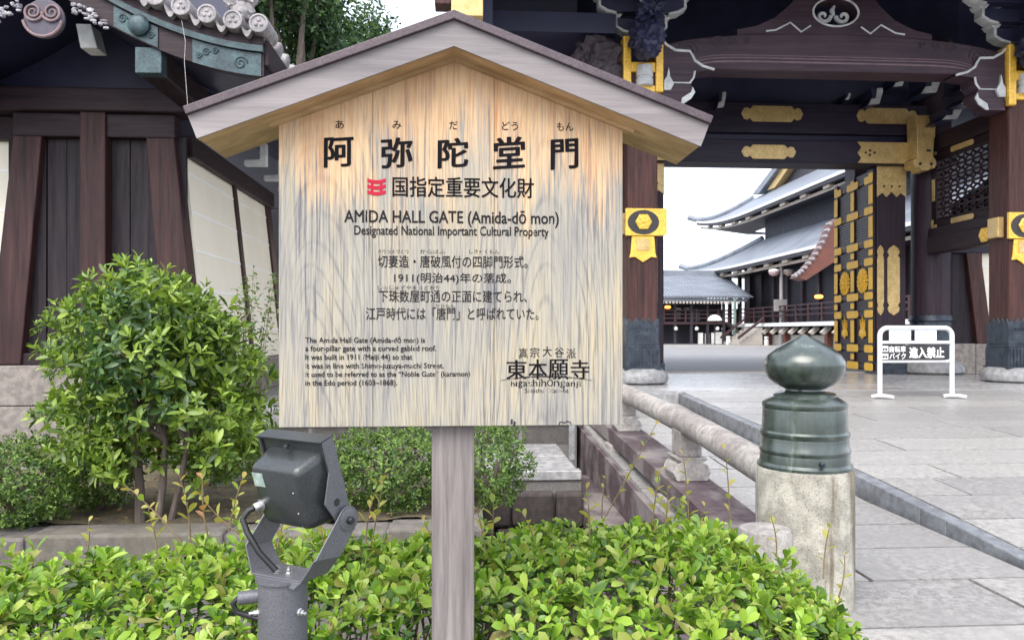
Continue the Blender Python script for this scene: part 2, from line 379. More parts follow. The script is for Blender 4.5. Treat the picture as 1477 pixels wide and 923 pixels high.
# ------------------------------------------------------------------ ground and water
PLZ = .70
g = MB()
g.box(-600, 600, -300, 2.95, -1.6, .25)                     # street side
g.box(-600, 1.0, 6.4, 8.0, -1.6, .275)                      # strip in front of the stone platform
g.box(-600, .12, 4.62, 6.4, -1.6, .27)                      # planted bed
g.box(-600, 1.2, 8.0, 14.0, -1.6, PLZ - .03)
g.box(1.2, 600, 9.9, 14.0, -1.6, PLZ - .03)
g.box(13.0, 600, 2.95, 9.9, -1.6, .66)
g.build('ground', M['asphalt'], kind='structure')
MB().box(-600, 600, 14.0, 1400, -1.6, PLZ - .004).build('courtyard_ground', M['gravel'], kind='structure')
MB().box(-600, 600, 2.95, 8.0, -2.0, -.45).build('moat_water', plain('still_dark_water', (.045,.040,.030), (.030,.028,.022), 2, .12, spec=.8), kind='structure')
b = MB()
import mathutils.noise as mnoise
nu, nv = 90, 22
vs = []
for j in range(nv+1):
    for i in range(nu+1):
        u = -9 + 9.1*i/nu; v = 4.85 + 3.1*j/nv
        z = .285 + .045*mnoise.noise(Vector((u*1.7, v*1.7, 0))) + .02*mnoise.noise(Vector((u*7, v*7, 3)))
        vs.append((u, v, z))
b.add(vs, [(j*(nu+1)+i, j*(nu+1)+i+1, (j+1)*(nu+1)+i+1, (j+1)*(nu+1)+i) for j in range(nv) for i in range(nu)])
b.build('garden_soil', M['soil'], kind='structure', smooth=True)

# stone curb of the bed along the moat, in separate stones
x = -9.0; i = 0
bed = root('bed_curb', 'long row of grey curb stones edging the planted bed along the moat', 'curb', (-3, 4.7, .2))
while x < .1:
    L_ = random.uniform(.9, 1.5); e = min(x + L_ - .012, .12)
    MB().box(x, e, 4.60, 4.86, -.1, .275 + random.uniform(0, .02)).build('curb_stone', M['curb'], bed, bevel=.018)
    x += L_
MB().box(-9, .12, 4.64, 4.80, -1.2, -.1).build('footing', M['bank'], bed)

# paving: slabs with real joints over a dark bed
def pave(mb, u0, u1, v0, v1, zf, du, dv, gap=.007, jit=.25, seed=0, th=.05, stag=True):
    rr = random.Random(seed); v = v0; row = 0
    while v < v1 - .02:
        d = min(dv * rr.uniform(1-jit*.5, 1+jit*.5), v1 - v); 
        if v1 - v - d < dv*.25: d = v1 - v
        u = u0 - (rr.random()*du if stag else 0)
        while u < u1:
            l = du * rr.uniform(1-jit, 1+jit); a, e = max(u, u0), min(u + l, u1)
            if e - a > .03:
                h = rr.uniform(-.002, .002)
                q = [(a+gap/2, v+gap/2), (e-gap/2, v+gap/2), (e-gap/2, v+d-gap/2), (a+gap/2, v+d-gap/2)]
                mb.hexa([(p[0], p[1], zf(p[1]) - th) for p in q], [(p[0], p[1], zf(p[1]) + h) for p in q])
            u += l
        v += d; row += 1
    return mb
def lerp_tab(tab):
    def f(x):
        if x <= tab[0][0]: return tab[0][1]
        for (a, p), (b_, q) in zip(tab, tab[1:]):
            if x <= b_: return p + (q-p)*(x-a)/(b_-a)
        return tab[-1][1]
    return f
lane_z = lerp_tab([(1.0,.30), (5.0,.325), (7.0,.425), (9.6,.56)])
ramp_z = lerp_tab([(3.3,.325), (4.2,.395), (5.3,.47), (7.0,.565), (9.2,.655), (9.9,.695)])
UK = 2.80
m = MB(); pave(m, 1.28, UK-.02, 2.0, 9.6, lane_z, 1.9, .50, seed=3, gap=.02); m.build('bridge_footway', M['slab'], kind='structure')
m = MB(); pave(m, UK+.112, 13, 3.3, 9.9, ramp_z, 2.6, .46, seed=5, gap=.018); m.build('bridge_ramp', M['slab'], kind='structure')
m = MB(); pave(m, UK-.02, 13, .6, 3.28, lane_z, 1.9, .50, seed=8, gap=.02); m.build('street_paving', M['slab'], kind='structure')
m = MB(); pave(m, -4.0, 13, 9.92, 14.0, lambda v: PLZ, 3.2, .95, seed=6); pave(m, -4, 1.2, 8.32, 9.9, lambda v: PLZ, 2.0, .8, seed=16)
m.build('gate_pavement', M['slab_wet'], kind='structure')
m = MB()                                                       # deck below the slabs, and its dark side
for v0, v1 in ((2.0,5.0), (5.0,7.0), (7.0,9.9)):
    m.hexa([(1.25,v0,-.05),(UK+.1,v0,-.05),(UK+.1,v1,-.05),(1.25,v1,-.05)], [(1.25,v0,lane_z(v0)-.03),(UK+.1,v0,lane_z(v0)-.03),(UK+.1,v1,lane_z(v1)-.03),(1.25,v1,lane_z(v1)-.03)])
for v0, v1 in ((3.3,4.2), (4.2,5.3), (5.3,7.0), (7.0,9.2), (9.2,9.9)):
    m.hexa([(UK+.11,v0,-.05),(13,v0,-.05),(13,v1,-.05),(UK+.11,v1,-.05)], [(UK+.11,v0,ramp_z(v0)-.03),(13,v0,ramp_z(v0)-.03),(13,v1,ramp_z(v1)-.03),(UK+.11,v1,ramp_z(v1)-.03)])
m.build('bridge_deck', M['purple_stone'], kind='structure')
m = MB()                                                       # ramp kerb, a few long stones
cuts = [3.3, 4.45, 5.9, 7.4, 8.7, 9.62]
for a, e in zip(cuts, cuts[1:]):
    pts = [a+.006] + [x for x in (4.2,5.3,7.0,9.2) if a < x < e] + [e-.006]
    for v0, v1 in zip(pts, pts[1:]):
        m.hexa([(UK,v0,.1),(UK+.10,v0,.1),(UK+.10,v1,.1),(UK,v1,.1)], [(UK,v0,ramp_z(v0)+.005),(UK+.10,v0,ramp_z(v0)+.005),(UK+.10,v1,ramp_z(v1)+.005),(UK,v1,ramp_z(v1)+.005)])
m.build('ramp_kerb', M['kerb'], kind='structure', bevel=.008)
MB().box(1.2, UK-.01, 9.62, 9.90, .3, PLZ+.004).build('footway_step', M['stone'], kind='structure', bevel=.01)
MB().box(-6, 30, 14.02, 14.5, .4, PLZ+.012).build('courtyard_kerb', M['far_stone'], kind='structure')
MB().box(-60, 60, 38.6, 39.3, .4, PLZ+.03).build('hall_paving_edge', M['far_stone'], kind='structure')

# path beside the bridge and the stone platform of the gate
m = MB(); pave(m, .14, .98, 6.5, 7.98, lambda v: .30, .8, .7, seed=12, gap=.012)
m.box(.12, 1.0, 6.38, 6.5, .225, .306)
m.build('stone_path', M['slab_wet'], kind='structure', bevel=.008)
pl = root('stone_platform', 'low grey stone platform under the gate, seen below the notice board', 'platform', (-.6, 8.0, .27))
x = -2.4
while x < 1.15:
    e = min(x + random.uniform(.55, .95), 1.16)
    MB().box(x, e-.01, 8.0, 8.30, .27, .50).build('base_stone', M['stone_wall'], pl, bevel=.012)
    x = e
x = -2.4
while x < 1.15:
    e = min(x + random.uniform(.9, 1.5), 1.16)
    MB().box(x, e-.008, 7.97, 8.31, .505, PLZ+.003).build('coping_stone', M['stone'], pl, bevel=.012)
    x = e
mo = root('moat_bank', 'rough dark stone bank of the moat under the path end', 'bank', (.5, 6.3, -.3))
for i in range(3):
    x = -.05
    while x < 1.0:
        e = min(x + random.uniform(.3, .55), 1.02)
        MB().box(x, e-.015, 6.22+.02*i+random.uniform(0,.04), 6.40, -.75+.3*i, -.46+.3*i).build('bank_stone', M['bank'], mo, bevel=.03)
        x = e

# ------------------------------------------------------------------ stone bridge balustrade
UB = 1.487
bal = root('stone_balustrade', 'weathered stone bridge balustrade with round rail and bronze capped newel post', 'balustrade', (UB, 3.2, .3))
rail_z = lerp_tab([(3.0,.775), (3.66,.818), (4.7,.878), (6.9,.925), (9.3,.955)])
beam_t = lerp_tab([(3.2,.43), (4.2,.485), (5.0,.525), (6.9,.60), (9.3,.66)])
vv = [3.36 + .25*i for i in range(24)]
MB().tube([(UB, v, rail_z(v)) for v in vv], .082, 16).build('rail', M['lichen_stone'], bal, smooth=True)
def along(mb, u0, u1, v0, v1, zt, zb, n=10):
    for i in range(n):
        a, e = v0+(v1-v0)*i/n, v0+(v1-v0)*(i+1)/n
        mb.hexa([(u0,a,zb(a)),(u1,a,zb(a)),(u1,e,zb(e)),(u0,e,zb(e))], [(u0,a,zt(a)),(u1,a,zt(a)),(u1,e,zt(e)),(u0,e,zt(e))])
    return mb
along(MB(), UB-.15, UB+.14, 3.30, 9.2, beam_t, lambda v: beam_t(v)-.125).build('middle_beam', M['purple_stone'], bal)
along(MB(), UB-.06, UB+.06, 3.35, 9.2, lambda v: beam_t(v)-.128, lambda v: beam_t(v)-.32).build('panel', M['lichen_stone'], bal)
along(MB(), UB-.20, UB+.16, 3.30, 9.2, lambda v: beam_t(v)-.322, lambda v: beam_t(v)-.50).build('base_beam', M['purple_stone'], bal)
m = MB()
for k in range(46):                                             # slots as dark shapes on the panel face, recess shade put in colour
    v = 3.6 + .12*k
    if (k % 8) > 4: continue
    m.prism([(v, beam_t(v)-.30), (v+.045, beam_t(v)-.30), (v+.045, beam_t(v)-.19), (v+.022, beam_t(v)-.165), (v, beam_t(v)-.19)], UB-.066, UB-.058, 'u')
m.build('panel_slot_shades', plain('slot_shade_colour', (.05,.04,.04), (.03,.025,.025)), bal)
for k, v in enumerate((4.95, 6.85, 8.4)):
    z0, z1 = beam_t(v), rail_z(v)-.06
    h = z1 - z0
    bl = MB().prism([(v-.10, z0+h*.50), (v+.10, z0+h*.50), (v+.10, z1+.02), (v-.10, z1+.02)], UB-.075, UB+.075, 'u').build('baluster', M['lichen_stone'], bal, bevel=.008)
    c = [(UB-.10,z0-.004),(UB-.125,z0+h*.16),(UB-.105,z0+h*.33),(UB-.07,z0+h*.40),(UB-.10,z0+h*.44),(UB-.10,z0+h*.495),(UB+.10,z0+h*.495),(UB+.10,z0+h*.44),(UB+.07,z0+h*.40),(UB+.105,z0+h*.33),(UB+.125,z0+h*.16),(UB+.10,z0-.004)]
    MB().prism(c, v-.13, v+.13, 'v').build('carved_foot', M['lichen_stone'], bl, bevel=.006)
    zb = beam_t(v)-.125
    MB().hexa([(UB-.16,v-.11,zb-.20),(UB-.062,v-.11,zb-.20),(UB-.062,v+.11,zb-.20),(UB-.16,v+.11,zb-.20)], [(UB-.175,v-.12,zb-.004),(UB-.062,v-.12,zb-.004),(UB-.062,v+.12,zb-.004),(UB-.175,v+.12,zb-.004)]).build('bracket', M['lichen_stone'], bal, bevel=.01)
npst = MB().lathe([(.204,-.1),(.204,.59),(.199,.61),(0,.61)], (UB, 3.2, .30), n=48).build('newel_post', M['post_stone'], bal, smooth=True)
# bronze cap: profile read from the photo, radius and height in metres above the stone
k = 3.287/1080
def fin(lst): return [(r*k, (672-y)*k) for r, y in lst]
sk = MB().lathe([(0,-.002)] + fin([(65,672),(65,668),(61.5,664),(61,655),(60.5,652),(62,649),(62,645),(60,642),(59.5,632),(59,629),(61,626),(61,622),(58.5,619),(57.5,590),(57,588),(58.5,585),(58,581),(55,578),(47,573),(43,571),(43,567.5),(40,566),(30,565),(26.5,563),(26,560.5)]), (UB, 3.2, .91), n=56).build('bronze_sleeve', M['patina'], npst, smooth=35)
MB().lathe([(0,(672-561)*k)] + [(r*k, (672-y)*k) for r, y in [(26,560.8),(33,557.5),(41,553.5),(49,547),(54,537),(55.7,527),(54.6,520),(49.5,511.5),(40.5,503.5),(27,495.5),(17,490),(8.5,485.8),(3.5,483),(1.2,481.8)]], (UB, 3.2, .91), n=56).build('onion_finial', M['patina'], sk, smooth=60)
MB().lathe([(.011,0),(.011,.012),(.007,.016)], (UB-.012, 3.2-.187, .91+.04), axis=(0,-1,0), n=14).build('rivet', M['bronze_dark'], sk, smooth=True)
MB().lathe([(.105,-.1),(.105,.445),(.098,.462),(.06,.468),(0,.469)], (1.20, 2.93, .25), n=32).build('stone_bollard', M['lichen_stone'], base=(1.20,2.93,.25), smooth=True,
    label='short round stone bollard half hidden by the hedge in front of the newel post', cat='bollard')
# stone girder ledge outside the balustrade
ld = MB()
along(ld, 1.0, 1.27, 3.0, 7.6, lambda v: .03, lambda v: -1.0)
ld.build('bridge_girder', M['purple_stone'], base=(1.1,5,-.5), label='dark mossy stone ledge along the bridge side above the moat', cat='stone ledge')
MB().box(.99, 1.04, 7.05, 7.11, .28, .74).build('path_post', M['stone'], base=(1.0,7.1,.28), bevel=.005, label='slim pale stone post at the end of the path', cat='post')

# ------------------------------------------------------------------ tile roofed wall with boarded gable end, left
VF = 8.0; UC = -3.82
wl = root('roofed_wall', 'old temple wall with boarded end, cream plaster sides and curved tile roof', 'wall', (UC, VF, .3))
# stone base
def stones(parent, u0, u1, v0, v1, rows, seed, name='base_stone'):
    rr = random.Random(seed)
    for (za, zb, l) in rows:
        x = u0 - rr.random()*l*.5
        while x < u1:
            e = x + l*rr.uniform(.8, 1.3); a, b2 = max(x, u0), min(e, u1)
            if b2 - a > .08: MB().box(a, b2-.008, v0, v1, za+.003, zb-.003).build(name, M['stone_wall'], parent, bevel=.012)
            x = e
stones(wl, -4.95, -2.62, VF-.10, VF+.25, [(.2,.30,1.4),(.30,.74,1.5),(.74,1.155,2.3)], 4)
def stones_side(parent, u, v0, v1, rows, seed):
    rr = random.Random(seed)
    for (za, zb, l) in rows:
        x = v0
        while x < v1:
            e = min(x + l*rr.uniform(.8,1.3), v1)
            if e - x > .05: MB().box(u-.4, u, x, e-.008, za+.003, zb-.003).build('base_stone', M['stone_wall'], parent, bevel=.012)
            x = e
stones_side(wl, -2.62, VF+.255, 11.6, [(.2,.74,1.2),(.74,1.155,1.6)], 9)
zb, zt = 1.16, 3.52
def bat(u, z, side, tilt=.105):  # battered edge
    return u - side * tilt * (z - zb) * 1.0
for side in (-1, 1):
    uo = UC + side*1.05; ui = UC + side*.72
    MB().hexa([(min(ui,uo),VF-.04,zb),(max(ui,uo),VF-.04,zb),(max(ui,uo),VF+.2,zb),(min(ui,uo),VF+.2,zb)],
              [(min(bat(ui,zt,side,.085),bat(uo,zt,side)),VF-.02,zt),(max(bat(ui,zt,side,.085),bat(uo,zt,side)),VF-.02,zt),(max(bat(ui,zt,side,.085),bat(uo,zt,side)),VF+.2,zt),(min(bat(ui,zt,side,.085),bat(uo,zt,side)),VF+.2,zt)]).build('corner_post', M['timber_v'], wl, bevel=.012)
MB().box(UC-.12, UC+.135, VF-.07, VF+.1, zb, zt+.26).build('centre_post', M['timber_v'], wl, bevel=.012)
for side in (-1, 1):                                           # weathered boards, each a slightly different plane, one gap
    n = 4; a, b_ = (UC-.90, UC-.12) if side < 0 else (UC+.135, UC+.90)
    for i in range(n):
        x0, x1 = a + (b_-a)*i/n, a + (b_-a)*(i+1)/n
        g_ = .012 if (side < 0 and i == 1) else .003
        d = random.uniform(0, .012)
        MB().box(x0+.001, x1-g_, VF+.06+d, VF+.11+d, zb+.10, zt+.02).build('panel_board', M['board'], wl, bevel=.004)
MB().box(UC-1.0, UC+1.0, VF-.01, VF+.18, zb-.004, zb+.115).build('sill_beam', M['timber_h'], wl, bevel=.01)
MB().box(UC-.80, UC+.82, VF-.035, VF+.16, zt-.02, zt+.225).build('lintel', M['timber_h'], wl, bevel=.012)
MB().box(UC-1.9, UC+1.0, VF-.11, VF+.2, zt+.228, zt+.47).build('cap_beam', M['timber_h'], wl, bevel=.015)
MB().box(UC-1.5, UC+1.5, VF+.10, VF+.2, zt+.47, zt+1.6).build('gable_board', M['eaves'], wl)
# plaster side, battered, with the five white lines
ub, ut = UC+1.08, UC+.825
MB().hexa([(ub-1.6,VF+.2,zb),(ub,VF+.2,zb),(ub,11.55,zb),(ub-1.6,11.55,zb)], [(ut-1.3,VF+.2,zt+.02),(ut,VF+.2,zt+.02),(ut,11.55,zt+.02),(ut-1.3,11.55,zt+.02)]).build('plaster_side', M['cream'], wl)
m = MB()
for i in range(5):
    z = zb + .36 + i*.415; u = ub + (ut-ub)*(z-zb)/(zt+.02-zb)
    m.hexa([(u-.02,VF+.2,z),(u+.007,VF+.2,z),(u+.007,11.55,z),(u-.02,11.55,z)], [(u-.02,VF+.2,z+.022),(u+.005,VF+.2,z+.022),(u+.005,11.55,z+.022),(u-.02,11.55,z+.022)])
m.build('plaster_lines', M['white_line'], wl)
def sidepost(v0, v1, mat='timber_v', nm='side_post', pr=.03):
    MB().hexa([(ub-.1,v0,zb),(ub+pr,v0,zb),(ub+pr,v1,zb),(ub-.1,v1,zb)], [(ut-.1,v0,zt+.02),(ut+pr,v0,zt+.02),(ut+pr,v1,zt+.02),(ut-.1,v1,zt+.02)]).build(nm, M[mat], wl, bevel=.008)
sidepost(9.78, 9.90); sidepost(11.35, 11.62)
MB().box(ut-.3, ut+.10, VF+.21, 11.6, zt-.16, zt+.07).build('eave_beam', M['timber_d'], wl, bevel=.01)
for v in (9.4, 10.3, 11.1):                                     # pale bracket ends under the eave
    MB().prism([(ut+.28,zt+.02),(ut+.55,zt+.02),(ut+.55,zt+.30),(ut+.47,zt+.30),(ut+.47,zt+.10),(ut+.28,zt+.09)], v, v+.10, 'v').build('rafter_end', M['gofun'], wl, bevel=.01)
# curved roof
def zc(u):
    d = min(abs(u-UC), 2.1); return 3.78 + .88*(1-d/2.15)**1.9
us = [UC + 2.02*(-1+2*i/36) for i in range(37)]
def rstrip(name, mat, dz0, dz1, v0, v1, parent=wl, u_=None, **kw):
    q = u_ or us
    return MB().strip([(u, zc(u)+dz1) for u in q], [(u, zc(u)+dz0) for u in q], v0, v1).build(name, M[mat], parent, smooth=30, **kw)
roof = rstrip('roof', 'eaves', .06, .30, 6.95, 11.8)
rstrip('roof_tiles', 'tile', .303, .36, 6.84, 11.8, roof)
bg_ = rstrip('bargeboard', 'timber_h', 0, .205, 6.84, 6.94)
rstrip('copper_moulding', 'copper', .207, .262, 6.80, 6.93, bg_)
rstrip('upper_bargeboard', 'timber_h', .264, .345, 6.82, 6.93, bg_)
for side in (-1, 1):
    def seg(a, b2, n=10): return [UC + side*(a+(b2-a)*i/n) for i in range(n+1)]
    m = MB(); q = sorted(seg(1.40, 2.0)); m.strip([(u, zc(u)+.2) for u in q], [(u, zc(u)-.004) for u in q], 6.828, 6.838)
    m.build('barge_end_fitting', M['copper'], bg_)
    q = sorted(seg(.72, 1.10)); m = MB().strip([(u, zc(u)+.19) for u in q], [(u, zc(u)+.01) for u in q], 6.828, 6.838); m.build('barge_fitting', M['copper'], bg_)
    # scroll reliefs
    m = MB()
    for cu, rad, cz in ((1.82,.062,.09), (1.52,.035,.12), (1.60,.03,.15), (1.46,.028,.07), (.80,.04,.12), (1.04,.035,.09)):
        u0 = UC + side*cu; z0 = zc(u0)+cz; pts = []
        for i in range(26):
            a = i*.42; r = rad*(1-i/30); pts.append((u0+side*r*math.cos(a), 6.826, z0+r*math.sin(a)))
        m.tube(pts, .008, 6)
    m.build('scroll_relief', M['copper'], bg_, smooth=True)
    u0 = UC + side*.945
    MB().lathe([(.09,0),(.092,.03),(.075,.05),(.04,.06),(0,.062)], (u0, 6.825, zc(u0)+.13), axis=(0,-1,0), n=24).build('round_boss', M['copper'], bg_, smooth=True)
    pu = UC + side*1.0
    pur = MB().box(pu-.11, pu+.11, 6.90, 8.1, zc(pu)-.24, zc(pu)-.02).build('purlin', M['timber_d'], wl, bevel=.01)
    MB().box(pu-.115, pu+.115, 6.87, 7.0, zc(pu)-.245, zc(pu)-.015).build('purlin_cap', M['copper'], pur, bevel=.006)
# verge tiles: round end discs with crescents between
disc = None
def antefix(u, v, z, parent):
    t_ = MB().lathe([(.086,-.35),(.086,0),(.082,.012),(.068,.014),(.062,.004),(.058,.004),(.0,.010)], (u, v, z), axis=(0,-1,0), n=24).build('end_tile', M['tile'], parent, smooth=30)
    m = MB()
    for k in range(3):
        a = R(90+120*k); c_ = (u+.026*math.cos(a), v-.010, z+.026*math.sin(a))
        m.lathe([(.017,0),(.012,.007),(0,.009)], c_, axis=(0,-1,0), n=10)
    m.build('crest_relief', M['tile'], t_, smooth=True)
for i in range(-9, 10):
    d = .225*i; u = UC + d*.99
    antefix(u, 6.73, zc(u)+.43, roof)
    if i < 9:
        u1 = UC + .225*(i+1)*.99; p0 = Vector((u+.06,0,zc(u)+.40)); p1 = Vector((u1-.06,0,zc(u1)+.40)); q0 = []; q1 = []
        for j in range(9):
            t = j/8; p = p0.lerp(p1, t); s_ = math.sin(math.pi*t)
            q0.append((p.x, p.z - .055*s_ + .012)); q1.append((p.x, p.z - .085*s_ - .012))
        MB().strip(q0, q1, 6.75, 7.1).build('verge_pan_tile', M['tile'], roof, smooth=True)
for i in range(16):                                            # eave end tiles running back
    v = 7.0 + i*.30; u = UC + 2.02
    MB().lathe([(.075,-.5),(.075,0),(.06,.012),(0,.012)], (u+.03, v, zc(u)+.40), axis=(1,0,-.18), n=16).build('eave_tile', M['tile'], roof, smooth=30)
MB().box(UC+1.90, UC+2.06, 6.86, 11.8, zc(UC+2)+.10, zc(UC+2)+.33).build('eave_board', M['timber_d'], roof, bevel=.01)
m = MB()
for i, (du, dz, r) in enumerate(((1.83,.56,.10), (1.77,.66,.10), (1.88,.68,.085), (1.70,.74,.08), (1.80,.77,.08))):
    u = UC+du; m.blob((u, 6.85, zc(u)+dz), (r, r*.8, r), i, .35, 3, 3.4)
m.build('corner_ornament', M['tile'], roof, smooth=True)
# gable pendant: two spirals and pale carved fins
gp = P(62, 26, 6.75); gu, gz = gp[0], gp[2]
pend = MB().lathe([(.168,0),(.172,.03),(.15,.05),(0,.055)], (gu, 6.80, gz), axis=(0,-1,0), n=28).build('gable_pendant', plain('faded_carved_pendant', (.095,.075,.095), (.05,.05,.075), 12, .7), wl, smooth=True)
pk = plain('faded_pink_edge', (.25,.16,.16), (.14,.10,.11), 20, .7)
m = MB()
for s in (-1, 1):
    pts = []
    for i in range(40):
        a = i*.33; r = .085*(1-i/46); pts.append((gu + s*(.078 - r*math.cos(a)*s*s), 6.738, gz+.045 - r*math.sin(a)))
    m.tube(pts, [.012*(1-i/60) for i in range(40)], 6)
m.tube([(gu+.165*math.cos(R(a)), 6.742, gz+.165*math.sin(R(a))) for a in range(190, 355, 8)], .013, 6)
m.build('spiral_relief', pk, pend, smooth=True)
m = MB()
rr = random.Random(2)
for s in (-1, 1):
    for i in range(34):
        t = rr.random(); m.blob((gu + s*(.22+.30*t), 6.80, gz + .13 - .17*t + rr.uniform(-.05,.05)), (.022*rr.uniform(.6,1.4), .02, .016*rr.uniform(.6,1.5)), i, .4, 1)
m.build('carved_fins', plain('flaking_white_fins', (.42,.40,.42), (.16,.15,.18), 30, .7), pend)
pp = P(123, 53, 7.3)
MB().hexa([(pp[0]-.09,7.30,pp[2]+.12),(pp[0]+.05,7.30,pp[2]+.12),(pp[0]+.05,7.5,pp[2]+.12),(pp[0]-.09,7.5,pp[2]+.12)], [(pp[0]-.045,7.30,pp[2]-.11),(pp[0]+.11,7.30,pp[2]-.11),(pp[0]+.11,7.5,pp[2]-.11),(pp[0]-.045,7.5,pp[2]-.11)]).build('ridge_beam_end', M['gofun'], wl, bevel=.008)
a0, a1, a2 = P(262, 30, 6.76), P(266, 90, 6.72), P(271, 156, 6.7)
MB().tube([a0, ((a0[0]+a1[0])/2+.02, 6.74, (a0[2]+a1[2])/2), a1, a2], .0022, 5).build('cobweb_thread', M['cobweb'], wl)
# street-side wall continuing left
ew = root('plaster_wall', 'cream plaster wall with white lines beside the boarded end, at the left edge', 'wall', (-7, 8.3, .3))
MB().box(-12, -4.5, 8.22, 8.9, 1.16, 3.50).build('plaster_face', M['cream'], ew)
m = MB()
for i in range(5):
    z = 1.16 + .36 + i*.415; m.box(-12, -4.5, 8.213, 8.225, z, z+.022)
m.build('plaster_lines', M['white_line'], ew)
MB().box(-12, -4.55, 8.12, 9.0, 3.50, 3.74).build('eave_beam', M['timber_h'], ew, bevel=.01)
MB().prism([(7.6,3.80),(8.55,4.45),(9.5,3.80),(9.5,3.95),(8.55,4.62),(7.6,3.95)], -12, -5.9, 'u').build('roof', M['tile'], ew)
stones(ew, -12, -4.96, 8.1, 9.0, [(.2,.74,1.5),(.74,1.155,2.0)], 14)
# ------------------------------------------------------------------ the great gate
VFR, VM = 11.4, 13.72
UL, UR = 2.68, 8.70; UM = (UL+UR)/2
gate = root('temple_gate', 'large dark timber temple gate with gilt fittings and one open golden door', 'gate', (UM, VFR, PLZ))
HP = .235
def front_pillar(uc, v, zt_):
    p = MB().box(uc-HP, uc+HP, v-HP, v+HP, PLZ+.25, zt_).build('pillar', M['timber_red'], gate, bevel=.035)
    MB().lathe([(.36,0),(.43,.03),(.45,.09),(.43,.16),(.36,.215),(.33,.235),(0,.235)], (uc, v, PLZ), n=40).build('stone_foot', M['stone'], p, smooth=True)
    h = HP+.012
    sc_ = [(-h, 1.60),(-h*.86,1.70),(-h*.62,1.62),(-h*.42,1.72),(-h*.18,1.64),(0,1.73),(h*.18,1.64),(h*.42,1.72),(h*.62,1.62),(h*.86,1.70),(h,1.60)]
    m = MB()
    body = [(-h,1.30),(h,1.30)]
    poly = [(uc+a, z) for a, z in [(-h,1.30)] + sc_ + [(h,1.30)]]
    m.prism(poly, v-h, v-h+.018, 'v'); m.prism([(v+a, z) for a, z in [(-h,1.30)] + sc_ + [(h,1.30)]], uc-h-.003, uc-h+.018, 'u')
    m.prism([(v+a, z) for a, z in [(-h,1.30)] + sc_ + [(h,1.30)]], uc+h-.018, uc+h+.003, 'u')
    h2 = h+.006
    m.box(uc-h2, uc+h2, v-h2, v+h2, 1.255, 1.298)
    m.box(uc-h2-.008, uc+h2+.008, v-h2-.008, v+h2+.008, .945, 1.252)
    for i in range(9):
        x = uc - h2 + .03 + i*(2*h2-.06)/8; m.box(x-.012, x+.012, v-h2-.018, v-h2-.006, .96, 1.23)
    m.box(uc-h2-.03, uc+h2+.03, v-h2-.03, v+h2+.03, .925, .95)
    sh = m.build('bronze_shoe', M['bronze_dark'], p, bevel=.005)
    m = MB()
    for s in (-.5, 0, .5):
        for d in (-1, 1):
            pts = []
            for i in range(16):
                a = i*.4; r = .045*(1-i/18); pts.append((uc + s*h + d*(.05 - r*math.cos(a)), v-h-.004, 1.52 + r*math.sin(a)))
            m.tube(pts, .007, 5)
    m.build('scroll_relief', M['bronze_dark'], sh, smooth=True)
    return p
pL = front_pillar(UL, VFR, 5.45); pR = front_pillar(UR, VFR, 5.45)
for uc in (UL-.35, UR+.15):
    p = MB().lathe([(.34,0),(.34,6.2),(0,6.2)], (uc, VM, PLZ+.05), n=40).build('main_pillar', M['timber_vnav'], gate, smooth=True)
    MB().lathe([(.50,0),(.56,.04),(.56,.12),(.48,.22),(.40,.25),(0,.25)], (uc, VM, PLZ), n=40).build('stone_foot', M['stone'], p, smooth=True)
    MB().lathe([(.375,.24),(.375,.55),(.36,.58),(.358,.98),(.39,1.0),(.375,1.05),(.36,1.1),(0,1.1)], (uc, VM, PLZ), n=40).build('bronze_shoe', M['bronze_dark'], p, smooth=30)
for uc in (UL, UR):                                             # rear pillars
    MB().box(uc-HP, uc+HP, 16.0-HP, 16.0+HP, PLZ, 6).build('pillar', M['timber_vnav'], gate, bevel=.03)

# hexagon boss, plates and tongue fittings on the front pillars
def hexboss(u, v, z, r, parent, ax=(0,-1,0)):
    m = MB(); m.lathe([(r,0),(r,.018),(r*.86,.03),(0,.032)], (u,v,z), axis=ax, n=6)
    o = m.build('hexagon_boss', M['gold'], parent, bevel=.004)
    m = MB(); d = Vector(ax); x, y = perp(d)
    for i in range(6):
        a = math.pi/3*i+.26; c_ = Vector((u,v,z)) + d*.03 + (x*math.cos(a)+y*math.sin(a))*r*.52
        m.lathe([(r*.2,0),(r*.16,.008),(0,.012)], c_, axis=ax, n=10)
    m.lathe([(r*.22,0),(r*.18,.014),(0,.02)], Vector((u,v,z))+d*.03, axis=ax, n=10)
    m.build('flower_relief', M['gold'], o, smooth=True)
def ellipse_plate(name, mat, u, v, z, ru, rz, th, parent, n=28):
    return MB().prism([(u+ru*math.cos(2*math.pi*i/n), z+rz*math.sin(2*math.pi*i/n)) for i in range(n)], v, v+th, 'v').build(name, M[mat], parent)
